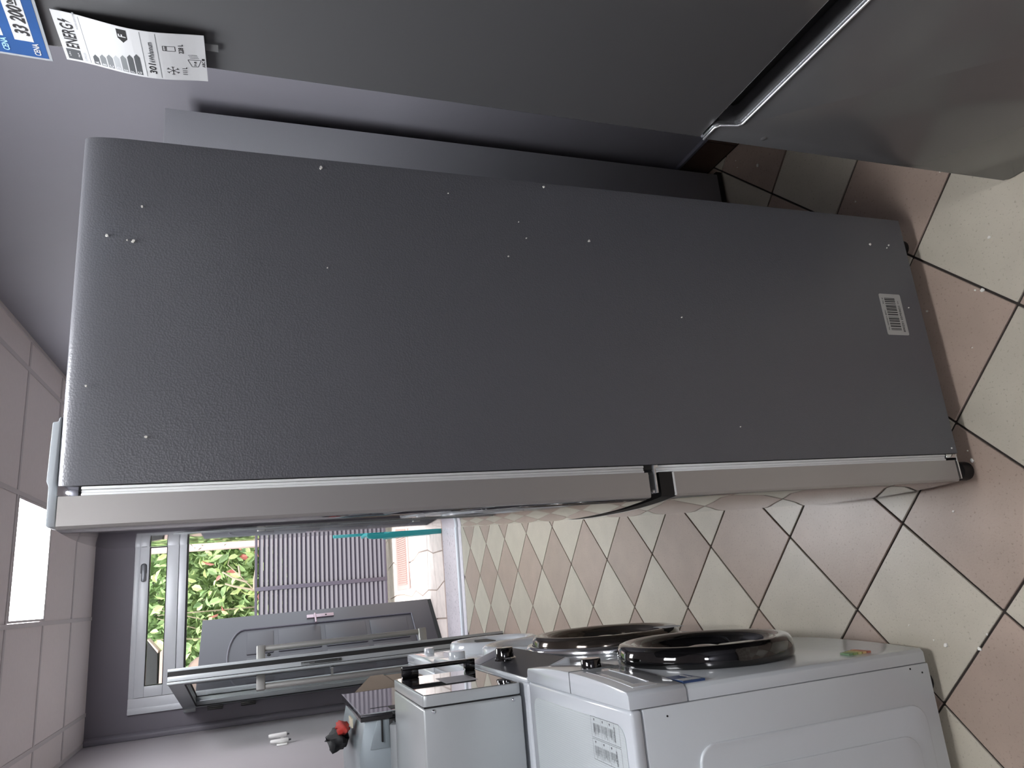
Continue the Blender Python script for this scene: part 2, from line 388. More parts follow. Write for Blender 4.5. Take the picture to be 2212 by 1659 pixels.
def add_door(z0, z1, name):
    mb = MB(); P = door_poly(0.1225); mb.prism(P, 'z', z0, z1, 0)
    n = len(P)
    # side walls that belong to the bowed front get the glossy face material
    k0 = len(mb.f)-n
    for i in range(n):
        a, b = P[i], P[(i+1) % n]
        if abs(a[1]-b[1]) > 0.012 and max(a[0], b[0]) < 0.115: mb.m[k0+i] = 1
    return build(name, mb, [M_fdoor, M_fface], F1, ang=16)
d1 = add_door(0.861, 1.841, 'upper_door')
d2 = add_door(0.064, 0.8055, 'lower_door')
cap = MB().prism([(x+0.0006 if x > 0.1 else x+0.0012, y) for x, y in door_poly(0.1225)], 'z', 0.8065, 0.838)
build('handle_recess', cap, M_black, d2)
build('chrome_strip', MB().prism([(0.122, y0-0.0004), (0.0775, y0-0.0004), (0.0775, y0+0.004), (0.122, y0+0.004)], 'z', 0.8045, 0.8085), M_gask, d2, smooth=False)
for (z0, z1, dd) in ((0.868, 1.812, d1), (0.088, 0.842, d2)):
    g = MB()
    for (xa, xb_, yo) in ((0.1226, 0.1266, 0.001), (0.1268, 0.1318, 0.003), (0.1320, 0.1365, 0.001)):
        g.box(xa, xb_, y0+yo, y1-0.004, z0, z1)
    build('gasket', g, M_gask, dd, bevel=0.0012)
build('frame_strip', MB().box(0.1285, 0.1378, y0+0.004, y1-0.004, 0.052, 1.842), M_black, F1, smooth=False)
# middle hinge plate
build('middle_hinge', MB().box(0.083, 0.136, y0-0.0012, y0+0.05, 0.8440, 0.8490).box(0.131, 0.1375, y0-0.001, y0+0.012, 0.838, 0.8485), mat('bright trim', (214, 216, 218), 0.22, metal=0.9), F1, bevel=0.001)
build('hinge_screw', MB().lathe([(0.004, 0), (0.004, 0.004), (0.002, 0.006)], (0.087, y0+0.006, 0.85), 'z', 10), M_chrome, F1)
hc = MB().prism([(0.246, 1.846), (0.246, 1.8495), (0.239, 1.851), (0.238, 1.8585), (0.148, 1.8605), (0.140, 1.8575), (0.083, 1.8570), (0.080, 1.855), (0.080, 1.846)], 'y', y0+0.013, y0+0.055)
build('top_hinge_cover', hc, mat('grey hinge cover', (150, 156, 160), 0.4), F1, bevel=0.003)
build('top_hinge_pin', MB().prism([(0.118, 1.815), (0.137, 1.815), (0.139, 1.843), (0.124, 1.843)], 'y', y0+0.002, y0+0.02), M_chrome, F1, bevel=0.001)
build('bottom_bracket', MB().box(0.080, 0.137, y0+0.001, y0+0.05, 0.052, 0.0565).box(0.128, 0.137, y0+0.001, y0+0.02, 0.0568, 0.085), M_chrome, F1, bevel=0.001)
for (fx, fy) in ((0.100, y0+0.03), (0.160, y1-0.03), (0.68, y0+0.05), (0.68, y1-0.05)):
    build('foot', MB().lathe([(0.021, 0.0), (0.022, 0.006), (0.022, 0.03), (0.012, 0.034), (0.010, 0.0515)], (fx, fy, 0.0), 'z', 20), M_black, F1)
# barcode sticker
def fnb(a, b, h): return (0.4235+a, y0-0.0003*h, 0.108+b)
sh = Sheet(fnb); pts = rrect(0, 0.104, 0, 0.066, 0.004); sh.mb.prism([(0.4235+a, 0.108+b) for a, b in pts], 'y', y0-0.0005, y0-0.0001, 0)
stk = build('barcode_sticker', sh.mb, mat('sticker paper', (178, 178, 174), 0.6), F1, smooth=False, label='white barcode sticker low on the grey side')
sh = Sheet(lambda a, b, h: (0.4235+a, y0-0.0006-0.00005*h, 0.108+b))
rnd = random.Random(3); a = 0.012
while a < 0.092:
    wd = rnd.choice([0.0007, 0.0012, 0.0018, 0.0026]); sh.rect(a, a+wd, 0.020, 0.052, 0); a += wd+rnd.choice([0.0008, 0.0012, 0.002, 0.003])
sh.text('890251 03703621', 0.008, 0.009, 0.0085, 0, wid=0.066); sh.text('MADE', 0.079, 0.011, 0.003, 0); sh.text('No. 20003871-M001', 0.012, 0.0565, 0.0042, 0, wid=0.05); sh.text('PNC: 45', 0.078, 0.0565, 0.0045, 0)
build('barcode_print', sh.mb, M_ink, stk, smooth=False, normals=False)
# plaster specks stuck to the side
sp = MB(); rnd = random.Random(11)
SPK = [(231, 509, 3), (289, 521, 4), (275, 519, 1.6), (307, 447, 2.4), (693, 363, 4), (186, 834, 2.4), (315, 944, 3), (968, 418, 1.6), (1174, 404, 3), (1272, 521, 3.4), (1098, 554, 2), (1120, 480, 1.6), (1137, 515, 1.4), (1472, 686, 2), (1879, 528, 3.4), (1919, 530, 2.4), (1962, 665, 2), (2055, 968, 2.4), (1599, 922, 1.5), (707, 579, 1.5), (1915, 536, 1.6)]
def ray(x, y):
    U, V = 1659-y, x
    return fw + r*((U-829.5)/1544.52) + u*((1106-V)/1544.52)
CAMP = Vector((-0.0512, -2.7396, 1.5632))
for (px, py, sz) in SPK:
    d = ray(px, py); t = (y0-CAMP.y)/d.y; p = CAMP+d*t; k = sz*0.0009
    n = 6; ring = [(p.x+k*math.cos(q*2*PI/n)*rnd.uniform(.6, 1.1), p.z+k*math.sin(q*2*PI/n)*rnd.uniform(.6, 1.1)) for q in range(n)]
    sp.prism(ring, 'y', y0-0.0022, y0+0.0006)
build('plaster_specks', sp, mat('white plaster', (226, 224, 216), 0.8), F1, smooth=False, kind='stuff')

# ------------------------------------------------------------------ refrigerator behind
F2 = thing('refrigerator', 'mid grey fridge standing behind the dark grey fridge against the right wall', 'refrigerator', (0.97, -0.58, 0))
b0, b1 = -0.872, -0.285
build('cabinet', MB().box(0.70, 1.272, b0, b1, 0.03, 1.813), M_f2, F2, bevel=0.003)
build('upper_door', MB().box(0.63, 0.692, b0, b1, 0.66, 1.813), M_fdoor, F2, bevel=0.008)
build('lower_door', MB().box(0.63, 0.692, b0, b1, 0.05, 0.645), M_fdoor, F2, bevel=0.008)
build('gasket', MB().box(0.692, 0.70, b0+0.006, b1-0.006, 0.06, 1.8), M_gask, F2, smooth=False)
build('base', MB().box(0.70, 1.285, b0+0.004, b1-0.01, 0.008, 0.03), M_black, F2, smooth=False)
build('rear_grille', MB().box(1.273, 1.296, b0+0.05, b1-0.05, 0.15, 1.6), M_black, F2, smooth=False)
for (fx, fy) in ((0.72, b0+0.05), (0.72, b1-0.05), (1.24, b0+0.05), (1.24, b1-0.05)): build('foot', MB().lathe([(0.02, 0), (0.02, 0.008)], (fx, fy, 0), 'z', 14), M_black, F2)

# ------------------------------------------------------------------ near refrigerator with energy label
F3 = thing('refrigerator', 'grey fridge freezer at the right edge bearing the energy label and blue price card', 'refrigerator', (1.0, -2.08, 0))
c1, c0 = -1.777, -2.375     # far side, near side
build('cabinet', MB().box(0.765, 1.335, c0, c1-0.004, 0.03, 1.985), M_f1, F3, bevel=0.003)
ud = build('upper_door', MB().box(0.705, 0.758, c0, c1, 0.796, 1.985), M_f3, F3, bevel=0.004, seg=3)
# lower door: far end of its top edge steps down into the handle scoop
zt, zs = 0.789, 0.744
lp = [(c0, 0.003), (c1-0.012, 0.003), (c1, 0.010), (c1, zt), (c1-0.036, zt), (c1-0.044, zt-0.006), (c1-0.050, zs+0.006), (c1-0.058, zs), (c0, zs-0.004)]
ld = build('lower_door', MB().prism(lp, 'x', 0.703, 0.758), M_f3, F3, bevel=0.002)
strip = [(c1, zt), (c1-0.036, zt), (c1-0.044, zt-0.006), (c1-0.050, zs+0.006), (c1-0.058, zs), (c0, zs-0.004)]
st = MB()
for i in range(len(strip)-1):
    p, q = strip[i], strip[i+1]
    st.prism([(p[0], p[1]+0.0005), (q[0], q[1]+0.0005), (q[0], q[1]+0.0045), (p[0], p[1]+0.0045)], 'x', 0.7055, 0.712)
st.tube([(0.7025, p[0], p[1]) for p in strip], 0.0021, 10)
build('chrome_trim', st, mat('bright trim', (214, 216, 218), 0.22, metal=0.9), ld, ang=60)
build('handle_recess', MB().box(0.745, 0.757, c0+0.01, c1-0.05, zs+0.001, 0.796).box(0.712, 0.757, c1-0.044, c1-0.004, zt+0.0025, 0.7955), M_black, F3, smooth=False)
build('gasket', MB().box(0.758, 0.765, c0+0.006, c1-0.008, 0.04, 1.975), M_rubber, F3, smooth=False)
build('plinth', MB().box(0.76, 1.3, c0+0.02, c1-0.02, 0.0, 0.03), M_black, F3, smooth=False)
build('dent', MB().lathe([(0.0001, -0.0022), (0.004, -0.0014), (0.007, 0.0002)], (0.7032, -1.802, 0.673), 'x', 12), M_f3, ld)

# energy label, taped at its lower edge and curling
LW, LH = 0.094, 0.182
EY, EZ = -1.760, 1.820
def curl(b):
    t = -b/LH
    return 0.7020 - 0.010*math.sin(min(1, max(0, t))*PI*0.9)**2 - 0.004*t
def fne(a, b, h): return (curl(b)-0.0003-0.00012*h, EY-a, EZ+b)
E = thing('energy_label', 'white energy label with ENERG heading and class arrows on the right edge fridge', 'label', (0.70, -1.81, 1.64))
sh = MB(); NB = 16
for k in range(NB):
    b_, b2_ = -LH*k/NB, -LH*(k+1)/NB
    for (h, flip) in ((0, 0), (-3, 1)):
        sh.poly([fne(0, b_, h), fne(0, b2_, h), fne(LW, b2_, h), fne(LW, b_, h)])
build('sheet', sh, M_paper, E, normals=False)
P = Sheet(fne)
Yt = lambda t: -LH*t
P.rect(0.004, 0.024, Yt(0.115), Yt(0.02), 1)
for k in range(12): P.ring((0.014+0.0062*math.cos(k*PI/6), Yt(0.0675)+0.0056*math.sin(k*PI/6)), 0.0, 0.0011, 4, 5, h=2)
P.text('ENERG', 0.0265, Yt(0.115), 0.0215, 0, wid=0.046)
P.poly([(0.0765, Yt(0.03)), (0.080, Yt(0.03)), (0.0785, Yt(0.06)), (0.081, Yt(0.06)), (0.0755, Yt(0.115)), (0.077, Yt(0.075)), (0.0745, Yt(0.075))], 0)
P.text('SUPPLIER', 0.004, Yt(0.15), 0.0045, 3); P.text('MODEL IDENTIFIER', 0.066, Yt(0.15), 0.0036, 3)
P.rect(0.003, 0.091, Yt(0.172), Yt(0.168), 2)
lens = [0.020, 0.024, 0.0275, 0.030, 0.034, 0.038, 0.042]
cols = [1, 2, 2, 3, 2, 1, 1]
for k, (ln, ch) in enumerate(zip(lens, 'ABCDEFG')):
    t0 = 0.195+k*0.0495; t1 = t0+0.041
    P.poly([(0.004, Yt(t1)), (0.004+ln-0.006, Yt(t1)), (0.004+ln, Yt((t0+t1)/2)), (0.004+ln-0.006, Yt(t0)), (0.004, Yt(t0))], cols[k])
    P.text(ch, 0.0055, Yt(t1)+0.0013, 0.0070, 4, h=3)
P.poly([(0.089, Yt(0.475)), (0.072, Yt(0.475)), (0.064, Yt(0.4425)), (0.072, Yt(0.41)), (0.089, Yt(0.41))], 0)
P.text('F', 0.074, Yt(0.465), 0.0125, 4, h=3)
P.rect(0.003, 0.091, Yt(0.565), Yt(0.561), 2)
P.text('301', 0.010, Yt(0.635), 0.0125, 0, wid=0.021, slant=0.12); P.text('kWh/annum', 0.034, Yt(0.635), 0.0095, 1, wid=0.040)
P.rect(0.003, 0.091, Yt(0.668), Yt(0.664), 2)
for k in range(3):
    an = k*PI/3; P.line((0.020-0.009*math.cos(an), Yt(0.755)-0.009*math.sin(an)), (0.020+0.009*math.cos(an), Yt(0.755)+0.009*math.sin(an)), 0.0009, 0)
for k in range(6):
    an = k*PI/3; cx, cy = 0.020+0.006*math.cos(an), Yt(0.755)+0.006*math.sin(an)
    for s in (-1, 1): P.line((cx, cy), (cx+0.0032*math.cos(an+s*0.8), cy+0.0032*math.sin(an+s*0.8)), 0.0007, 0)
P.text('111 L', 0.011, Yt(0.855), 0.0085, 0, wid=0.017)
for (p, q) in (((0.060, 0.705), (0.060, 0.79)), ((0.069, 0.705), (0.069, 0.79)), ((0.060, 0.705), (0.069, 0.705)), ((0.060, 0.79), (0.069, 0.79)), ((0.060, 0.73), (0.069, 0.73)), ((0.060, 0.722), (0.069, 0.722))):
    P.line((p[0], Yt(p[1])), (q[0], Yt(q[1])), 0.0009, 0)
P.text('228 L', 0.056, Yt(0.845), 0.0085, 0, wid=0.018)
for (p, q) in (((0.030, 0.895), (0.044, 0.87)), ((0.044, 0.87), (0.044, 0.965)), ((0.044, 0.965), (0.030, 0.94)), ((0.030, 0.94), (0.030, 0.895))):
    P.line((p[0], Yt(p[1])), (q[0], Yt(q[1])), 0.0009, 0)
for k in range(3): P.line((0.0475+0.003*k, Yt(0.95-0.005*k)), (0.0475+0.003*k, Yt(0.885-0.005*k)), 0.0007, 0)
P.text('39 dB', 0.0312, Yt(0.928), 0.0042, 0); P.text('ABC', 0.030, Yt(0.99), 0.0055, 0, wid=0.012); P.rect(0.0435, 0.0475, Yt(0.99), Yt(0.97), 0)
build('print', P.mb, [M_ink, M_grey1, M_grey2, M_grey3, M_paper], E, smooth=False, normals=False)
build('tape', MB().box(0.7012, 0.7016, EY-0.074, EY-0.060, EZ-LH-0.017, EZ-LH+0.008), mat('clear tape', (236, 238, 238), 0.1, trans=0.92, ior=1.2), E, smooth=False, label='curled clear tape below the sheet')

# price card
PC = thing('price_card', 'blue and white price card above the energy label on the right edge fridge', 'sign', (0.70, -1.815, 1.84))
ROT = math.radians(-2.5)
def fnp(a, b, h):
    ca, cb = a*math.cos(ROT)-b*math.sin(ROT), a*math.sin(ROT)+b*math.cos(ROT)
    return (0.7005-0.0002*h, -1.757-ca, 1.842+cb)
CW, CH = 0.125, 0.155
hb = MB()
for (h0, h1, g) in ((-2, 4, 0.004),):
    q = [(-g, -g), (CW+g, -g), (CW+g, CH+g), (-g, CH+g)]
    hb.add([fnp(a, b, -6) for a, b in q]+[fnp(a, b, 0) for a, b in q], [(0, 1, 2, 3), (4, 5, 6, 7), (0, 1, 5, 4), (1, 2, 6, 5), (2, 3, 7, 6), (3, 0, 4, 7)])
build('holder', hb, mat('clear acrylic', (200, 206, 210), 0.08, trans=0.5), PC, smooth=False)
P = Sheet(fnp)
P.rect(0, CW, 0, CH*0.42, 0, h=1); P.rect(0, CW, CH*0.42, CH, 1, h=1)
P.rect(0.030, 0.122, 0.012, 0.034, 2, h=2); P.rect(0.034, 0.122, 0.046, 0.068, 2, h=2); P.rect(0.006, 0.06, 0.078, 0.098, 2, h=2); P.rect(0.066, 0.12, 0.078, 0.098, 2, h=2); P.rect(0.006, 0.06, 0.104, 0.124, 2, h=2); P.rect(0.066, 0.12, 0.104, 0.124, 2, h=2)
P.text('CENA', 0.004, 0.008, 0.0105, 2, h=3, wid=0.024); P.text('CENA', 0.006, 0.044, 0.0105, 4, h=3, wid=0.025)
P.text('33 200', 0.040, 0.015, 0.022, 3, h=4, wid=0.052, slant=0.25); P.text('00', 0.096, 0.021, 0.010, 3, h=4); P.line((0.095, 0.0185), (0.109, 0.0185), 0.0012, 3, h=4)
P.text('34 900', 0.042, 0.049, 0.022, 3, h=4, wid=0.052, slant=0.25); P.text('00', 0.098, 0.055, 0.010, 3, h=4); P.line((0.097, 0.0525), (0.111, 0.0525), 0.0012, 3, h=4)
build('print', P.mb, [M_blue, M_blue2, M_paper, M_ink, mat('pale print', (150, 195, 225), 0.5)], PC, smooth=False, normals=False)

# ------------------------------------------------------------------ washing machines
M_bowl = mat('smoked bowl glass', (18, 18, 20), 0.05, coat=1.0)
M_bowlg = mat('grey bowl glass', (120, 126, 132), 0.08, coat=1.0)
M_ribbed = mat('ribbed white lid', (186, 193, 195), 0.3, bump=0.12, bscale=62, btype='wave')
def bowed(xb, xf, ya, yb, bow, n=12, rr=0.008):
    pts = [(xb, ya), (xb, yb)]
    fr = [(xf-rr, ya)]+[(xf+bow*(1-(2*k/n-1)**2), ya+rr+(yb-ya-2*rr)*k/n) for k in range(n+1)]+[(xf-rr, yb)]
    return pts+fr[::-1]
def washer(label, ya, yb, xf, st_):
    W_ = thing('washing_machine', label, 'washing machine', ((xf-0.25), (ya+yb)/2, 0))
    zt = st_.get('zt', 0.845); xb = -0.83; xs = xf-0.036; Rr = st_['R']; zc = st_.get('zc', 0.45); yc = (ya+yb)/2
    Wm = st_.get('body', M_white); Pm = st_.get('plastic', M_whitep)
    cab = MB().box(xb, xs, ya, yb, 0.03, zt-0.029)
    cabinet = build('cabinet', cab, Wm, W_, bevel=0.004)
    if st_.get('side'):
        # pressed stiffening panel on the near side
        o = MB().prism(rrect(xb+0.06, xs-0.085, 0.075, 0.70, 0.04, 6), 'y', ya-0.007, ya+0.002)
        build('side_pressing', o, Wm, cabinet, bevel=0.0068, seg=3)
        o = MB().prism(rrect(xb+0.11, xs-0.145, 0.12, 0.655, 0.04, 6), 'y', ya-0.0125, ya-0.0065)
        build('side_pressing', o, Wm, cabinet, bevel=0.0058, seg=3)
        for (px, pz) in ((xs-0.02, 0.76), (xs-0.02, 0.055), (xs-0.008, 0.09)): build('rivet_hole', MB().lathe([(0.0022, 0), (0.0022, 0.001)], (px, ya-0.0009, pz), 'y', 8), M_rubber, cabinet)
    build('front_panel', MB().prism(bowed(xs+0.0008, xf-0.003, ya+0.001, yb-0.001, st_.get('bow', 0.010)), 'z', 0.035, zt-0.142), Wm, W_, bevel=0.002, ang=30)
    if st_.get('slope'): fm = MB().prism([(xs+0.0008, zt-0.139), (xf+0.016, zt-0.139), (xf+0.018, zt-0.130), (xf-0.024, zt-0.001), (xs+0.0008, zt)], 'y', ya, yb)
    else: fm = MB().prism(bowed(xs+0.0008, xf, ya, yb, st_.get('fbow', 0.014)), 'z', zt-0.139, zt)
    fas = build('control_panel', fm, Pm, W_, bevel=0.003, ang=30)
    lid = build('lid', MB().box(xb+0.005, xs, ya, yb, zt-0.028, zt-0.001), Pm, W_, bevel=0.008, seg=3)
    if st_.get('lidpanel'):
        build('lid_panel', MB().prism(rrect(xb+0.03, xs-0.035, ya+0.035, yb-0.04, 0.03), 'z', zt-0.001, zt+0.0004), M_ribbed, lid, smooth=False)
    # door
    base = xf+st_.get('bow', 0.010)-0.006
    D = st_.get('D', 0.045)
    ring = MB().lathe([(Rr, 0.0), (Rr+0.003, 0.008), (Rr, D-0.012), (Rr-0.008, D-0.002), (Rr-0.02, D), (Rr-0.045, D-0.004), (Rr-0.062, D-0.018), (Rr-0.066, 0.004)], (base, yc, zc), 'x', 56, caps=False)
    door = build('door', ring, st_['ring'], W_, ang=60)
    build('door_glass', MB().lathe([(Rr-0.064, 0.012), (Rr-0.075, D-0.030), (Rr-0.10, D-0.034), (Rr-0.13, D-0.03), (0.02, D-0.018), (0.001, D-0.017)], (base, yc, zc), 'x', 48, caps=False), st_['glass'], door, ang=60)
    if st_.get('rim'):
        build('door_rim', MB().lathe([(Rr+0.022, -0.004), (Rr+0.024, 0.012), (Rr+0.018, 0.022), (Rr+0.004, 0.022), (Rr+0.004, 0.0)], (base, yc, zc), 'x', 56, caps=False), st_['rim'], door, ang=60)
    hz = st_.get('hz', (0.03, 0.14))
    build('door_handle', MB().prism(rrect(yc-Rr+0.035, yc-Rr+0.085, zc-0.05, zc+0.06, 0.02), 'x', base+D-0.03, base+D-0.004), st_['ring'], door, bevel=0.006)
    # knob
    kx = xf+st_.get('fbow', 0.014)-0.004
    ky, kz, kr, kd = st_['knob']
    build('knob', MB().lathe([(kr*1.12, -0.004), (kr*1.12, 0.002), (kr, 0.004), (kr*0.97, kd-0.003), (kr*0.9, kd), (0.001, kd)], (kx, ky, kz), 'x', 28, caps=False), st_.get('km', M_gloss), fas, ang=40)
    for (fx, fy) in ((xs-0.05, ya+0.05), (xs-0.05, yb-0.05), (xb+0.06, ya+0.05), (xb+0.06, yb-0.05)):
        build('foot', MB().lathe([(0.026, 0), (0.028, 0.01), (0.028, 0.022), (0.014, 0.026), (0.014, 0.031)], (fx, fy, 0), 'z', 18), M_rubber, W_)
    return W_, fas, lid, cabinet, door

Y1a, Y1b = -1.304, -0.690
W1, fas, lid, cab, dor = washer('white washing machine nearest the camera with black porthole door and black knob', Y1a, Y1b, -0.297,
    dict(R=0.225, zc=0.455, ring=M_gloss, glass=M_bowl, side=True, lidpanel=True, knob=(-0.965, 0.768, 0.026, 0.026), km=M_gloss, D=0.05))
# detergent drawer, flat grip plate with recess shade in its colour, and seam
build('drawer_seam', MB().box(-0.331, -0.2815, -1.0006, -0.9994, 0.709, 0.8465), M_grey2, fas, smooth=False)
def fx1(y): return -0.297+0.014*(1-(2*(y-Y1a)/(Y1b-Y1a)-1)**2)
def plate(ya, yb, za, zb, off, dep, n=8):
    ys = [ya+(yb-ya)*k/n for k in range(n+1)]
    return MB().prism([(fx1(y)+off, y) for y in ys]+[(fx1(y)+off-dep, y) for y in ys[::-1]], 'z', za, zb)
dw = build('detergent_drawer', plate(-1.272, -1.035, 0.757, 0.815, 0.0008, 0.004), M_whitep, fas, bevel=0.0006, seg=1)
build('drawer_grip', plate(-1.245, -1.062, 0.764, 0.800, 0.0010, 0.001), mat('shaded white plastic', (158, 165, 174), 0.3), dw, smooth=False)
build('grip_lip', plate(-1.245, -1.062, 0.761, 0.7665, 0.0030, 0.003), M_whitep, dw, bevel=0.0008)
PP = Sheet(lambda a, b, h: (fx1(-0.98-a)+0.0006, -0.98-a, 0.735+b)); PP.ring((0.02, 0.0), 0.008, 0.0105, 0, 18); PP.ring((0.02, 0.0), 0.002, 0.004, 0, 10)
for k in range(4): PP.line((0.045+0.012*k, 0.012), (0.053+0.012*k, 0.012), 0.002, 0); PP.line((0.045+0.012*k, -0.008), (0.053+0.012*k, -0.008), 0.002, 0)
build('panel_marks', PP.mb, M_grey2, fas, smooth=False, normals=False)
# warning label printed on the lid
def fnw(a, b, h): return (-0.3665-b, -1.103-a, 0.8456+0.0001*h)   # read from the wall side
P = Sheet(fnw)
def boxo(a0, a1, b0, b1, wd=0.0008):
    P.line((a0, b0), (a1, b0), wd); P.line((a0, b1), (a1, b1), wd); P.line((a0, b0), (a0, b1), wd); P.line((a1, b0), (a1, b1), wd)
boxo(0.0, 0.142, 0.0, 0.044); boxo(0.0, 0.142, 0.047, 0.090)
rnd = random.Random(5)
for (bb0, split) in ((0.0, (0.008, 0.052, 0.087, 0.118)), (0.047, (0.006, 0.048, 0.086, 0.118))):
    for q in split[1:]: P.line((q, bb0), (q, bb0+0.043), 0.0006)
    for q0, q1 in zip(split[:3], split[1:]):
        P.poly([(q0+0.006, bb0+0.004), (q0+0.013, bb0+0.004), (q0+0.0095, bb0+0.010)], 0)
        a = q0+0.004
        while a < q1-0.004:
            P.line((a, bb0+0.014), (a, bb0+0.014+rnd.uniform(0.014, 0.027)), rnd.choice([0.0006, 0.0006, 0.0012])); a += 0.0026
PT = Sheet(lambda a, b, h: (-0.3665-a, -1.226-b+0.012, 0.8458))
PT.text('ATTENZIONE', 0.008, 0.004, 0.0085, 0, wid=0.030); PT.text('AVVERTENZA', 0.055, 0.004, 0.0085, 0, wid=0.030)
P.mb.add(PT.mb.v, PT.mb.f, 0)
build('warning_label', P.mb, M_grey1, lid, smooth=False, normals=False, label='printed two column warning text on the lid')
P = Sheet(lambda a, b, h: (-0.2885-0.0002*h+0.0000, -1.235+a, 0.655+b))
PB = MB().box(-0.2999, -0.2945, -1.285, -1.20, 0.645, 0.700); ps_ = build('price_sticker', PB, mat('dark blue sticker', (40, 66, 110), 0.4), W1, smooth=False, label='small blue price sticker under the control panel')
build('sticker_fields', MB().box(-0.2945, -0.2942, -1.279, -1.247, 0.650, 0.672).box(-0.2945, -0.2942, -1.279, -1.247, 0.676, 0.696).box(-0.2945, -0.2942, -1.241, -1.206, 0.652, 0.66), M_paper, ps_, smooth=False)
for k, cc in enumerate(((120, 150, 116), (150, 170, 112), (192, 190, 128), (204, 172, 120), (190, 124, 104))):
    build('energy_stripe', MB().box(-0.2995, -0.2938, -1.265, -1.265+0.03+0.006*k, 0.215-0.014*k, 0.226-0.014*k), mat('energy stripe %d' % k, cc, 0.5), W1, smooth=False)

Y2a, Y2b = -0.682, -0.075
W2, fas2, lid2, cab2, dor2 = washer('second washing machine from the camera with dark grey control panel and chrome ring', Y2a, Y2b, -0.302,
    dict(R=0.25, zc=0.44, ring=mat('dark chrome', (84, 78, 72), 0.1, metal=0.8), glass=M_bowl, rim=M_chrome, panel=M_whitep, knob=(-0.34, 0.795, 0.030, 0.036), D=0.052, fbow=0.004, slope=True))
build('dark_panel', MB().prism([(-0.3245, 0.8425), (-0.2835, 0.7165), (-0.2870, 0.7150), (-0.3280, 0.8400)], 'y', Y2a+0.014, -0.21), mat('anthracite panel', (58, 58, 62), 0.3), fas2, smooth=False)
build('dark_display', MB().prism([(-0.3245, 0.8425), (-0.2835, 0.7165), (-0.2870, 0.7150), (-0.3280, 0.8400)], 'y', -0.20, Y2b-0.012), mat('violet tinted mirror', (120, 116, 128), 0.08, metal=0.6), fas2, smooth=False)
build('knob_ring', MB().lathe([(0.030, 0.0), (0.034, 0.003), (0.034, 0.007), (0.030, 0.010)], (-0.306, -0.34, 0.790), 'x', 24), M_chrome, fas2)
build('hanging_tag', MB().box(-0.245, -0.2440, -0.60, -0.52, 0.26, 0.33), M_paper, W2, smooth=False)
Y3a, Y3b = -0.066, 0.52
W3, *_ = washer('white washing machine third from the camera beneath the cooker hood', Y3a, Y3b, -0.355,
    dict(R=0.245, zc=0.45, ring=M_whitep, glass=M_bowlg, knob=(0.30, 0.795, 0.034, 0.03), km=M_whitep, D=0.045))
Y4a, Y4b = 0.53, 1.13
W4, *_ = washer('white washing machine closest to the glass door with a small white knob', Y4a, Y4b, -0.375,
    dict(R=0.215, zc=0.47, ring=M_whitep, glass=M_bowlg, knob=(0.88, 0.785, 0.024, 0.03), km=M_whitep, D=0.05))
build('door_slot', MB().box(-0.332, -0.3225, 0.70, 0.86, 0.50, 0.56), M_black, W4, smooth=False)

# ------------------------------------------------------------------ microwave oven on the second washing machine
M_silver = mat('silver painted steel', (176, 180, 181), 0.3, metal=0.35, noise=0.015)
MW = thing('microwave_oven', 'silver microwave oven with mirror black door standing on the washing machines', 'microwave', (-0.55, -0.43, 0.846))
ma, mb_, mz0, mz1 = -0.66, -0.20, 0.856, 1.141
build('body', MB().box(-0.80, -0.370, ma, mb_, mz0, mz1), M_silver, MW, bevel=0.006, seg=3)
build('seam', MB().box(-0.3705, -0.3660, ma+0.004, mb_-0.004, mz0+0.004, mz1-0.004), M_black, MW, smooth=False)
df = MB().prism(rrect(ma, mb_, mz0+0.001, mz1, 0.012), 'x', -0.3658, -0.3365)
door = build('door', df, M_silver, MW, bevel=0.002)
build('door_glass', MB().prism(rrect(ma+0.005, mb_-0.005, mz0+0.006, mz1-0.005, 0.010), 'x', -0.337, -0.3353), mat('mirror black glass', (14, 14, 15), 0.02, coat=1.0, spec=1.0), door, smooth=False)
hl = MB()
hl.box(-0.3352, -0.300, -0.232, -0.214, 1.062, 1.118).box(-0.3352, -0.300, -0.232, -0.214, 0.868, 0.905).box(-0.312, -0.2985, -0.2325, -0.2135, 0.868, 1.118)
build('handle', hl, M_gloss, door, bevel=0.003)
PS = MB().box(-0.3352, -0.3349, -0.48, -0.33, 0.93, 1.03); build('glass_sticker', PS, mat('silver sticker', (150, 150, 155), 0.3, noise=0.3, nscale=60), door, smooth=False)
for pz, px in ((1.113, -0.379), (0.882, -0.379)):
    build('screw', MB().lathe([(0.0052, 0.0), (0.0048, -0.002), (0.002, -0.0034), (0.0001, -0.0036)], (px, ma, pz), 'y', 14, caps=False), M_chrome, MW)
for fx in (-0.75, -0.42):
    for fy in (ma+0.05, mb_-0.05): build('foot', MB().lathe([(0.014, 0.0), (0.014, mz0-0.845)], (fx, fy, 0.845), 'z', 12), M_rubber, MW)

# ------------------------------------------------------------------ cooker hood behind the microwave
CHD = thing('cooker_hood', 'pale silver cooker hood with tilted black glass front behind the microwave', 'cooker hood', (-0.58, 0.15, 0.846))
M_pale = mat('pale blue steel', (150, 160, 164), 0.3, metal=0.3)
ha, hb_ = -0.14, 0.44
build('glass_front', MB().prism([(-0.440, 0.85), (-0.462, 0.85), (-0.462, 1.245), (-0.440, 1.245)], 'y', ha, hb_), M_gloss, CHD, bevel=0.002)
build('front_sheet', MB().prism(rrect(ha+0.003, hb_-0.003, 0.855, 1.242, 0.006), 'x', -0.4399, -0.4375), mat('violet tinted mirror', (120, 116, 128), 0.08, metal=0.6), CHD, smooth=False)
build('display_strip', MB().box(-0.4374, -0.4366, ha+0.10, ha+0.104, 1.02, 1.20).box(-0.4374, -0.4366, ha+0.03, ha+0.1, 1.05, 1.14), M_black, CHD, smooth=False)
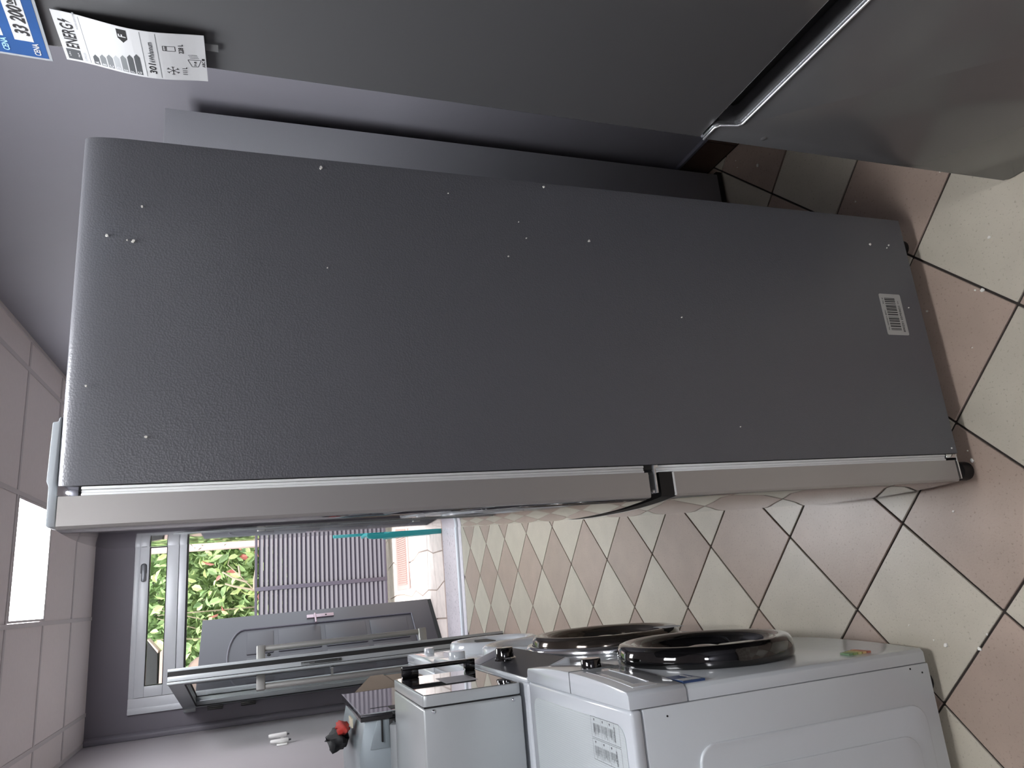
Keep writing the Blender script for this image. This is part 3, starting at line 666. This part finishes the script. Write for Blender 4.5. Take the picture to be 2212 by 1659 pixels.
build('frame_edge', MB().box(-0.4402, -0.4368, ha-0.001, hb_+0.001, 1.2425, 1.2465).box(-0.4402, -0.4368, ha-0.002, ha+0.001, 0.85, 1.2465), M_chrome, CHD, smooth=False)
build('hood_body', MB().prism([(-0.4625, 1.23), (-0.4625, 0.90), (-0.80, 0.90), (-0.80, 1.20), (-0.70, 1.245), (-0.56, 1.25)], 'y', ha+0.012, hb_-0.02), M_pale, CHD, bevel=0.003)
build('side_fold', MB().prism([(-0.4635, 1.19), (-0.55, 1.215), (-0.55, 1.15), (-0.4635, 1.15)], 'y', ha+0.006, ha+0.0125), M_pale, CHD, bevel=0.001)
build('motor_tube', MB().lathe([(0.03, 0), (0.034, 0.004), (0.034, 0.31), (0.03, 0.315)], (-0.79, ha-0.024, 1.12), 'x', 24), M_alu, CHD)
build('bracket', MB().box(-0.500, -0.4625, ha-0.004, ha+0.012, 1.125, 1.150).box(-0.53, -0.4625, ha-0.001, ha+0.012, 1.172, 1.178), M_black, CHD, bevel=0.001)
build('screw', MB().lathe([(0.005, 0), (0.003, -0.003)], (-0.472, ha-0.004, 1.137), 'y', 10), M_chrome, CHD)
for fx in (-0.5, -0.76):
    for fy in (ha+0.06, hb_-0.06): build('foot', MB().box(fx-0.012, fx+0.012, fy-0.012, fy+0.012, 0.846, 0.9), M_rubber, CHD, smooth=False)
# open carton beyond it
CT = thing('cardboard_box', 'brown cardboard box with a raised flap on the farthest washing machine', 'box', (-0.56, 0.75, 0.846))
build('carton', MB().box(-0.74, -0.44, 0.47, 0.95, 0.846, 1.06), M_card, CT, bevel=0.003)
build('flap', MB().add([(-0.44, 0.47, 1.0), (-0.44, 0.47, 1.19), (-0.435, 0.95, 1.06), (-0.435, 0.95, 1.0), (-0.445, 0.472, 1.0), (-0.445, 0.472, 1.19), (-0.44, 0.952, 1.06), (-0.44, 0.952, 1.0)], [(0, 1, 2, 3), (4, 7, 6, 5), (0, 4, 5, 1), (1, 5, 6, 2), (2, 6, 7, 3), (3, 7, 4, 0)]), M_card, CT, smooth=False)
# red and black cloth bundle on the carton
GL = thing('work_gloves', 'red and black cloth work gloves lying on top of the cooker hood', 'gloves', (-0.55, 0.16, 1.2512))
def blob(c, rx, ry, rz, seed, n=14, mlt=0.22):
    rn = random.Random(seed); ph = [rn.uniform(0, 6) for _ in range(6)]
    vs_ = []; fs = []; R_ = 9
    for i in range(R_+1):
        th = PI*i/R_
        for k in range(n):
            a = 2*PI*k/n; d = 1+mlt*math.sin(3*a+ph[0]+2*th)+mlt*0.7*math.sin(5*th+ph[1]+a)
            vs_.append((c[0]+rx*d*math.sin(th)*math.cos(a), c[1]+ry*d*math.sin(th)*math.sin(a), c[2]+rz*d*math.cos(th)))
    for i in range(R_):
        for k in range(n): fs.append((i*n+k, i*n+(k+1) % n, (i+1)*n+(k+1) % n, (i+1)*n+k))
    return vs_, fs
v, f = blob((-0.507, 0.10, 1.280), 0.019, 0.09, 0.020, 4); build('red_cuff', MB().add(v, f), mat('red cloth', (176, 48, 40), 0.85), GL, ang=70)
v, f = blob((-0.550, 0.14, 1.295), 0.032, 0.11, 0.033, 8); build('black_palm', MB().add(v, f), mat('black cloth', (26, 28, 30), 0.8), GL, ang=70)
build('care_tag', MB().box(-0.500, -0.4700, 0.02, 0.10, 1.2515, 1.2565), mat('cream tag', (206, 200, 176), 0.7), GL, smooth=False)
# black cable loops near the wall
cb = MB()
for k in range(3):
    pth = []
    for q in range(25):
        a = 2*PI*q/24; pth.append((-0.70+0.034*math.sin(a)-0.012*k, 0.02+0.006*k, 1.272+0.028*math.cos(a)-0.018*k))
    cb.tube(pth, 0.0042, 8)
tag(build('power_cable', cb, M_rubber), 'coiled black power cable lying on the cooker hood beside the left wall', 'cable')
# wall hook
WH = thing('wall_hook', 'white plastic wall hook with two upright pegs on the pale left wall', 'hook', (XL, 2.15, 1.43))
build('back_plate', MB().box(XL+0.0005, XL+0.006, 2.10, 2.20, 1.40, 1.46), mat('white peg', (228, 228, 226), 0.4), WH, bevel=0.002)
for dx in (0.020, 0.052):
    pg = build('peg', MB().lathe([(0.010, 0), (0.0135, 0.006), (0.0125, 0.05), (0.011, 0.098), (0.008, 0.104)], (XL+dx, 2.15, 1.385+dx*0.3), 'z', 14), mat('white peg', (228, 228, 226), 0.4), WH)
    build('screw_tip', MB().lathe([(0.004, -0.014), (0.006, 0.0)], (XL+dx, 2.15, 1.385+dx*0.3), 'z', 8), M_grey1, pg)
build('arm', MB().box(XL+0.006, XL+0.06, 2.145, 2.155, 1.42, 1.436), mat('white peg', (228, 228, 226), 0.4), WH)

# ------------------------------------------------------------------ open glass entry door (own frame: x along the leaf from hinge, y thickness)
hx, hy = -0.69, 3.145
ang = math.atan2(2.06-hy, -0.418-hx)
LWD = math.hypot(-0.418-hx, 2.06-hy)
GD = thing('glass_door', 'open aluminium framed glass entry door with two long pull handles', 'door', (hx, hy, 0), ang)
zb, zt_ = 0.022, 2.055
fr = MB().box(0.0, 0.085, -0.037, 0.037, zb, zt_).box(LWD-0.085, LWD-0.012, -0.037, 0.037, zb, zt_).box(0.0851, LWD-0.0851, -0.035, 0.035, zt_-0.085, zt_).box(0.0851, LWD-0.0851, -0.035, 0.035, zb, zb+0.14)
fo = build('frame', fr, M_alu, GD, bevel=0.003)
build('edge_profile', MB().box(LWD-0.0119, LWD, -0.043, -0.030, zb, zt_).box(LWD-0.0119, LWD-0.002, 0.027, 0.043, zb, zt_).box(LWD-0.0119, LWD-0.004, -0.026, 0.001, zb, zt_-0.004), M_alu, fo, bevel=0.001)
build('edge_gasket', MB().box(LWD-0.0117, LWD-0.004, 0.0012, 0.0268, zb, zt_).box(LWD-0.0117, LWD-0.009, -0.0298, -0.0262, zb, zt_), M_rubber, fo, smooth=False)
gk = MB()
for yy in (-0.038, 0.033): gk.box(0.0852, 0.093, yy, yy+0.005, zb+0.14, zt_-0.085).box(LWD-0.093, LWD-0.0852, yy, yy+0.005, zb+0.14, zt_-0.085).box(0.093, LWD-0.093, yy, yy+0.005, zt_-0.093, zt_-0.0852).box(0.093, LWD-0.093, yy, yy+0.005, zb+0.1402, zb+0.148)
build('glass_gasket', gk, M_rubber, GD, smooth=False)
build('glass', MB().box(0.0853, LWD-0.0853, -0.005, 0.005, zb+0.1401, zt_-0.0851), M_glass, GD, smooth=False)
for sg in (-1, 1):
    yb_ = sg*0.108; xh = LWD-0.055
    bar = MB().lathe([(0.016, 0), (0.017, 0.003), (0.017, 0.942), (0.016, 0.945)], (xh, yb_, 0.58), 'z', 20)
    po = build('pull_handle', bar, M_aluh, GD, ang=50)
    for zz in (0.53, 1.525):
        build('mount', MB().box(xh-0.021, xh+0.021, min(sg*0.037, yb_+sg*0.02), max(sg*0.037, yb_+sg*0.02), zz, zz+0.05), M_aluh, po, bevel=0.006, seg=3)
build('lock_plate', MB().box(LWD-0.0037, LWD+0.0006, -0.022, -0.004, 1.08, 1.32), mat('dark steel plate', (96, 98, 98), 0.3, metal=0.8), fo, bevel=0.001)
build('lock_bolt', MB().box(LWD, LWD+0.004, -0.018, -0.009, 1.24, 1.27).lathe([(0.003, 0), (0.003, 0.002)], (LWD+0.0006, -0.013, 1.10), 'x', 8).lathe([(0.003, 0), (0.003, 0.002)], (LWD+0.0006, -0.013, 1.30), 'x', 8), M_chrome, fo)
lk = build('lock_cylinder', MB().lathe([(0.013, 0), (0.013, -0.012), (0.009, -0.016)], (LWD-0.052, -0.037, 1.135), 'y', 18), M_chrome, GD)
build('key', MB().box(LWD-0.053, LWD-0.051, -0.092, -0.053, 1.128, 1.142).lathe([(0.012, -0.0012), (0.012, 0.0012)], (LWD-0.052, -0.097, 1.135), 'x', 14), M_aluh, lk)
build('corner_block', MB().lathe([(0.02, 0), (0.021, 0.004), (0.021, 0.07), (0.018, 0.076)], (0.008, -0.039, 1.975), 'z', 18), M_alu, fo)
for zz in (1.80, 1.58, 0.35): build('hinge', MB().box(-0.014, 0.03, -0.050, -0.0372, zz, zz+0.10).lathe([(0.009, 0), (0.009, 0.10)], (-0.006, -0.052, zz), 'z', 12), mat('dark hinge', (86, 86, 84), 0.4, metal=0.6), fo, bevel=0.001)

# ------------------------------------------------------------------ outside: terrace
M_pave = mat('pale marble paving', (216, 200, 192), 0.55, noise=0.3, nscale=9, bump=0.1, bscale=30, vary=0.04)
M_terr = tile_mat('speckled stone', (200, 190, 194), (84, 74, 72), 48)
ter = struct('floor_terrace', MB().box(-4, 5, YD+0.05, 14, -0.3, -0.035), mat('sandy joint', (176, 160, 150), 0.9), smooth=False)
ter['label'] = 'terrace ground'
build('threshold_slab', MB().box(-1.2, 1.4, YD+0.05, YD+0.62, -0.1, -0.02), M_terr, ter, bevel=0.004)
rnd = random.Random(21)
px = {}
NX, NY, ps = 8, 10, 0.32
for i in range(NX+1):
    for j in range(NY+1): px[i, j] = (-1.05+i*ps+rnd.uniform(-.08, .08), YD+0.66+j*ps+(rnd.uniform(-.09, .09) if j else 0))
for i in range(NX):
    for j in range(NY):
        q = [px[i, j], px[i+1, j], px[i+1, j+1], px[i, j+1]]; cx = sum(p[0] for p in q)/4; cy = sum(p[1] for p in q)/4
        q = [(cx+(p[0]-cx)*0.965, cy+(p[1]-cy)*0.965) for p in q]
        z = rnd.uniform(-0.003, 0.002)-0.02
        build('paving_stone', MB().prism(q, 'z', -0.06, z), M_pave, ter, bevel=0.003, seg=1, smooth=False)
# rust door mat
DM = thing('doormat', 'rust red ribbed doormat lying on the pale terrace before the gate', 'doormat', (0.27, 5.75, -0.018))
build('mat_base', MB().prism([(-0.05, 5.40), (0.60, 5.40), (0.72, 6.18), (-0.06, 6.18)], 'z', -0.018, -0.006), mat('grey mat edge', (176, 150, 145), 0.9), DM, smooth=False)
mr_ = MB(); k = 0
for q in range(28):
    x = 0.0+q*0.0235; mr_.box(x, x+0.012, 5.50, 6.08, -0.006, 0.004)
build('mat_ribs', mr_, mat('rust rubber', (176, 138, 130), 0.9, noise=0.1), DM, smooth=False, kind='stuff')

# ------------------------------------------------------------------ grey panelled security door, swung out on the terrace
M_sec = mat('dark grey door leaf', (52, 50, 57), 0.42, noise=0.03)
sx, sy = -0.18, 4.44
hx2, hy2 = -0.83, 3.72
sa = math.atan2(sy-hy2, sx-hx2); SL = math.hypot(sx-hx2, sy-hy2)
SD = thing('security_door', 'dark grey panelled metal door standing open on the terrace behind the glass door', 'door', (hx2, hy2, -0.02), sa)
build('leaf', MB().box(0, SL, -0.025, 0.025, 0.035, 2.05), M_sec, SD, bevel=0.003)
def ridge(path, name='moulding'):
    build(name, MB().tube([(p[0], -0.0262, p[1]) for p in path], 0.0085, 6), mat('moulded grey edge', (74, 72, 82), 0.45), SD, ang=50)
top = [(SL-0.17, 1.70)]+[(SL/2+(SL/2-0.17)*math.cos(a), 1.70+0.13*math.sin(a)) for a in [PI*k/12 for k in range(1, 12)]]+[(0.17, 1.70)]
ridge([(SL-0.17, 0.22), (SL-0.17, 1.70)]+top[1:]+[(0.17, 0.22), (SL-0.17, 0.22)])
for (xa, xc) in ((0.21, SL/2-0.02), (SL/2+0.02, SL-0.21)):
    for (za, zc_) in ((0.28, 0.62), (0.66, 1.02), (1.06, 1.42), (1.46, 1.68)):
        build('raised_panel', MB().prism(rrect(xa, xc, za, zc_, 0.01), 'y', -0.031, -0.0249), M_sec, SD, bevel=0.003)
build('spy_hole', MB().lathe([(0.016, 0), (0.014, -0.008), (0.007, -0.009), (0.007, -0.004)], (SL/2, -0.025, 1.50), 'y', 16), M_rubber, SD)
hp = build('handle_plate', MB().prism(rrect(SL-0.105, SL-0.065, 0.93, 1.17, 0.004), 'y', -0.033, -0.025), mat('bronze plate', (150, 134, 142), 0.35, metal=0.5), SD, bevel=0.002)
build('lever', MB().tube([(SL-0.085, -0.033, 1.10), (SL-0.085, -0.06, 1.10), (SL-0.10, -0.066, 1.10), (SL-0.20, -0.062, 1.095)], 0.0085, 10), mat('bronze plate', (150, 134, 142), 0.35), hp, ang=50)
build('keyhole', MB().lathe([(0.008, 0), (0.008, -0.002)], (SL-0.085, -0.033, 1.0), 'y', 12), M_rubber, hp)
build('bottom_sweep', MB().box(0.0, SL, -0.02, 0.02, 0.0, 0.035), M_rubber, SD, smooth=False)
build('hinge_post', MB().box(-0.10, -0.004, -0.05, 0.05, 0.0, 2.08), M_sec, SD, bevel=0.003)

# ------------------------------------------------------------------ slatted gate
M_gate = mat('grey gate paint', (72, 66, 77), 0.45, noise=0.03)
GT = thing('slatted_gate', 'grey slatted metal gate across the terrace in front of the shrubs', 'gate', (0.2, 6.45, 0))
GY = 6.45
def up(px_, Y):     # height of an image column on the plane Y, for the gate only
    d = ray(px_, 1265); t = (Y-CAMP.y)/d.y; return CAMP.z+d.z*t
gz0, gz1 = up(836, GY), up(550, GY)
ns = 28; pit = (gz1-gz0-0.06)/ns
sm = mesh_of(MB().prism([(-0.030, -pit*0.50), (-0.024, -pit*0.52), (0.004, pit*0.40), (-0.004, pit*0.44)], 'x', -1.5, 1.6), M_gate)
for k in range(ns): shared('slat', sm, GT, (0.1, GY, gz0+0.045+k*pit))
build('top_rail', MB().box(-1.45, 1.75, GY-0.035, GY+0.03, gz1-0.03, gz1), M_gate, GT, bevel=0.003)
build('bottom_rail', MB().box(-1.45, 1.75, GY-0.035, GY+0.03, gz0, gz0+0.028), M_gate, GT, bevel=0.003)
for xp in (-1.43, 0.095, 1.72): build('upright', MB().box(xp-0.022, xp+0.022, GY-0.045, GY-0.031, gz0, gz1), M_gate, GT, bevel=0.002)
for xp in (-1.47, 1.76): build('post', MB().box(xp-0.03, xp+0.03, GY-0.03, GY+0.03, -0.04, gz1+0.04), M_gate, GT, bevel=0.003)

# ------------------------------------------------------------------ teal plastic chair on the terrace (mostly behind the fridge)
TC = thing('plastic_chair', 'teal plastic garden chair on the terrace peeking out from behind the fridge', 'chair', (0.66, 3.85, -0.02))
M_teal = mat('teal plastic', (38, 138, 140), 0.3)
def leg(x, y, name, arm):
    z1_ = 0.44
    if arm:
        o = [(-.022, -.02), (.020, -.02), (.036, .20), (.045, .33), (.036, .40), (.012, .47), (.006, .585), (.014, .612), (.043, .630), (.043, .652), (-.004, .662), (-.024, .648), (-.033, .60), (-.031, .40), (-.029, .33)]
        build(name, MB().prism([(x+p, q) for p, q in o], 'y', y-0.02, y+0.02), M_teal, TC, bevel=0.005)
        build('armrest', MB().tube([(x+0.01, y+0.021, 0.642), (x+0.02, y+0.2, 0.645), (x+0.02, y+0.42, 0.64)], [0.018, 0.018, 0.016], 10), M_teal, TC, ang=60)
    else:
        build(name, MB().prism([(x-.02, -.02), (x+.02, -.02), (x+.034, z1_), (x-.034, z1_)], 'y', y-0.02, y+0.02), M_teal, TC, bevel=0.005)
leg(0.435, 3.83, 'leg', True); leg(0.90, 3.83, 'leg', True); leg(0.46, 4.30, 'leg', False); leg(0.88, 4.30, 'leg', False)
build('seat', MB().prism(rrect(0.455, 0.885, 3.83, 4.30, 0.05), 'z', 0.40, 0.435), M_teal, TC, bevel=0.01)
build('backrest', MB().prism([(4.25, 0.42), (4.285, 0.42), (4.40, 0.90), (4.365, 0.90)], 'x', 0.47, 0.87), M_teal, TC, bevel=0.01)

# ------------------------------------------------------------------ greenery and walls beyond the gate
def green(name, rgb):
    m = mat(name, rgb, 0.5, noise=0.18, nscale=14, vary=0.28); b = m.node_tree.nodes['Principled BSDF']
    b.inputs['Transmission Weight'].default_value = 0.0; b.inputs['Subsurface Weight'].default_value = 0.0
    return m
LEAF = [green('mid green leaf', (158, 186, 124)), green('yellow green leaf', (202, 220, 146)), green('deep green leaf', (126, 158, 102)), green('yellow leaf', (228, 206, 110)), green('red leaf', (214, 132, 122))]
def leaf_mesh(mm, L=0.125, W=0.062):
    v = [(0, 0, 0), (W*.5, L*.3, .012), (W*.45, L*.65, .008), (0, L, -.02), (-W*.45, L*.65, .008), (-W*.5, L*.3, .012), (0, L*.35, -.006), (0, L*.7, -.008)]
    f = [(0, 1, 6), (0, 6, 5), (1, 2, 7, 6), (6, 7, 4, 5), (2, 3, 7), (7, 3, 4)]
    return mesh_of(MB().add(v, f), mm)
M_fol = mat('hedge foliage', (156, 180, 122), 0.5, noise=0.7, nscale=2.2)
leaf_me = [leaf_mesh(m) for m in LEAF]
def leaf_cloud(n, bx, seed, L=0.13):
    rn = random.Random(seed); mb = MB()
    for _ in range(n):
        c = Vector((rn.uniform(*bx[0]), rn.uniform(*bx[1]), rn.uniform(*bx[2])))
        Rm = Matrix.Rotation(rn.uniform(0, 6.3), 3, 'Z') @ Matrix.Rotation(rn.uniform(-1.2, 1.2), 3, 'X') @ Matrix.Rotation(rn.uniform(-1, 1), 3, 'Y'); k = L*rn.uniform(.6, 1.3)
        v = [c+Rm @ Vector(p)*k for p in ((0, 0, 0), (.24, .4, .05), (0, 1, 0), (-.24, .4, .05))]
        mb.add(v, [(0, 1, 2), (0, 2, 3)], 0)
    return mb
SHR = [('broad leafed green shrub filling the opening above the gate', (-0.8, 0.62), (7.1, 7.7), (1.05, 2.75), 270, [0, 0, 1, 1, 1, 1, 2, 0, 1, 1, 0, 0, 1, 4], 4),
       ('yellow green shrub seen through the transom pane', (-1.0, 0.9), (8.75, 9.3), (2.3, 3.7), 100, [1, 1, 0, 3, 1], 9)]
for (lb, bx, by, bz, n, cs, sd) in SHR:
    t = thing('shrub', lb, 'shrub', ((bx[0]+bx[1])/2, (by[0]+by[1])/2, -0.04)); rn = random.Random(sd)
    for k in range(n):
        sc = rn.uniform(.7, 1.35)
        o = shared('leaf', leaf_me[rn.choice(cs)], t, (rn.uniform(*bx), by[0]+(by[1]-by[0])*rn.random()**1.6, rn.uniform(*bz)), (rn.uniform(0.2, 1.9), rn.uniform(-.8, .8), rn.uniform(-2.2, 2.2)))
        o.scale = (sc, sc, sc)
    build('foliage', leaf_cloud(9000, ((bx[0]-0.6, bx[1]+1.2), (by[0]+0.45, by[1]+0.4), (bz[0]-0.9, bz[1]+0.6)), sd+1, 0.16), M_fol, t, smooth=False, normals=False, kind='stuff')
    stem = MB()
    for k in range(5):
        x = rn.uniform(*bx); stem.tube([(x, by[1]+0.1, -0.04), (x+rn.uniform(-.1, .1), by[1], 0.9), (x+rn.uniform(-.3, .3), by[1]-0.1, bz[0]+0.3), (x+rn.uniform(-.4, .4), by[1]-0.2, bz[1])], [0.022, 0.018, 0.012, 0.006], 6)
    build('stem', stem, mat('pale twig', (176, 160, 138), 0.8), t, ang=60)
tw = MB(); base = (-0.05, 6.92, 1.35)
for pth in ([(-0.16, 6.96, -0.035), (-0.12, 6.95, 0.6), (0.0, 6.93, 1.3), (0.10, 6.9, 1.62), (0.28, 6.88, 1.78), (0.42, 6.86, 1.92), (0.50, 6.86, 1.90)], [(0.10, 6.9, 1.62), (0.22, 6.87, 1.62), (0.36, 6.86, 1.60)], [(0.28, 6.88, 1.78), (0.40, 6.86, 1.80)], [(0.2, 6.88, 1.70), (0.26, 6.86, 1.86), (0.34, 6.86, 1.98)], [(0.10, 6.9, 1.62), (0.16, 6.88, 1.85), (0.2, 6.88, 1.95)]):
    tw.tube(pth, [0.014-0.0018*i for i in range(len(pth))], 6)
tag(build('bare_branch', tw, mat('pale twig', (176, 160, 138), 0.8), ang=60), 'forked pale bare branch among the green leaves above the gate', 'branch')
# pink concrete pillar and wall
cp = thing('concrete_pillar', 'pinkish concrete pillar at the right of the opening behind the gate', 'pillar', (0.83, 6.68, -0.04))
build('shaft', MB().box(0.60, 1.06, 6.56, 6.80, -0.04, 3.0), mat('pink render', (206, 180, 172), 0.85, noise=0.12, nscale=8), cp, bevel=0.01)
build('capital', MB().box(0.56, 1.10, 6.53, 6.82, 3.0, 3.1), mat('pink render', (206, 180, 172), 0.85), cp, bevel=0.01)
build('dry_creeper', leaf_cloud(26, ((0.62, 0.8), (6.50, 6.54), (1.7, 2.35)), 31, 0.06), mat('dry creeper', (120, 112, 92), 0.8), cp, smooth=False, normals=False, kind='stuff')
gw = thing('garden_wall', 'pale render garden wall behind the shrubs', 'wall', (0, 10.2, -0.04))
build('wall_face', MB().box(-5, 6, 10.0, 10.4, -0.04, 3.4), mat('beige render', (150, 140, 124), 0.9, noise=0.15, nscale=4), gw, bevel=0.01)  # beige render, mottled by noise
build('coping', MB().box(-5.05, 6.05, 9.93, 10.47, 3.4, 3.5), mat('stone coping', (186, 172, 160), 0.9, noise=0.15, nscale=8), gw, bevel=0.01)
aw = thing('porch_roof', 'dark brown porch roof corner on a brown pillar seen left through the transom pane', 'roof', (-0.95, 6.64, -0.04))
build('roof_slab', MB().prism([(-1.5, 2.60), (-0.50, 2.62), (-0.345, 2.735), (-0.42, 2.84), (-1.5, 2.86)], 'y', 6.53, 6.76), mat('dark timber', (44, 42, 42), 0.7), aw, bevel=0.006)
build('fascia', MB().prism([(-0.497, 2.617), (-0.343, 2.733), (-0.335, 2.726), (-0.47, 2.612)], 'y', 6.525, 6.765), mat('beige fascia', (190, 168, 158), 0.7), aw, bevel=0.002)
build('tile_ledge', MB().prism([(-1.5, 2.51), (-0.48, 2.52), (-0.45, 2.56), (-0.49, 2.598), (-1.5, 2.60)], 'y', 6.54, 6.77), mat('pinkish tile ledge', (176, 150, 142), 0.8, noise=0.15, nscale=10), aw, bevel=0.008)
build('pillar', MB().lathe([(0.20, -0.04), (0.20, 2.16), (0.18, 2.24), (0.13, 2.30), (0.08, 2.33), (0.08, 2.52)], (-0.78, 6.75, 0), 'z', 20), mat('brown stone', (150, 128, 116), 0.9, noise=0.2, nscale=9), aw)
# ------------------------------------------------------------------ plaster crumbs on the floor
rnd = random.Random(17); M_crumb = mat('white plaster', (226, 224, 216), 0.8)
CL = {(1590, 347): 'tiny speck, upper of the two beside the largest crumb between the grey fridges', (1593, 362): 'tiny speck, lower of the two beside the largest crumb between the grey fridges',
      (1849, 436): 'small white crumb on the rose tile between the near fridge and dark fridge base', (2107, 627): 'tiny white speck just left of the crumb on the grout beyond the barcode sticker',
      (2091, 974): 'tiny white speck just above the crumb by the dark grey fridge door corner', (2003, 672): 'thin white sliver in the shadow at the dark fridge base beside the barcode sticker',
      (2018, 1383): 'tiny white speck just left of the broad flake beside the washing machine corner', (2133, 1370): 'tiny white speck on the grout just above the crumb beyond the washing machine',
      (2060, 1104): 'small white crumb on the rose tile below the front foot of the dark fridge', (2101, 751): 'tiny white speck on the rose tile halfway along the dark fridge base',
      (1964, 1351): 'tiny white speck on the beige tile in front of the black porthole washing machine', (2031, 371): 'tiny white speck on the grout close to the near fridge bottom edge',
      (1638, 357): 'largest white plaster crumb in the dark gap between the two grey fridges', (2044, 1393): 'broad white plaster flake on a beige tile beside the washing machine corner',
      (2117, 1402): 'white plaster crumb lying on the grout line beyond the washing machine corner', (2100, 994): 'white plaster crumb on a rose tile right by the dark grey fridge door corner',
      (2124, 628): 'white plaster crumb on the grout line beyond the barcode sticker', (2138, 513): 'white plaster crumb alone on the beige tile nearest the near fridge'}
CR = [(1638, 357, 6), (1590, 347, 2.2), (1593, 362, 2.2), (1849, 436, 3), (2138, 513, 4), (2124, 628, 5), (2107, 627, 2.4), (2100, 994, 5), (2091, 974, 2), (2003, 672, 3), (2044, 1393, 6), (2018, 1383, 2.4), (2117, 1402, 5), (2133, 1370, 2.6), (2060, 1104, 3), (2101, 751, 2), (1964, 1351, 2.2), (2031, 371, 2.4)]
for (px_, py_, sz) in CR:
    d = ray(px_, py_); t = -CAMP.z/d.z; p = CAMP+d*t; k = sz*0.0011
    n = 6; ring = [(p.x+k*math.cos(q*2*PI/n)*rnd.uniform(.5, 1.3), p.y+k*math.sin(q*2*PI/n)*rnd.uniform(.5, 1.3)) for q in range(n)]
    lb = CL[px_, py_]
    tag(build('plaster_crumb', MB().prism(ring, 'z', 0.0, k*0.7), M_crumb, bevel=k*0.15, seg=1), lb, 'crumb', 'plaster crumbs on the floor')
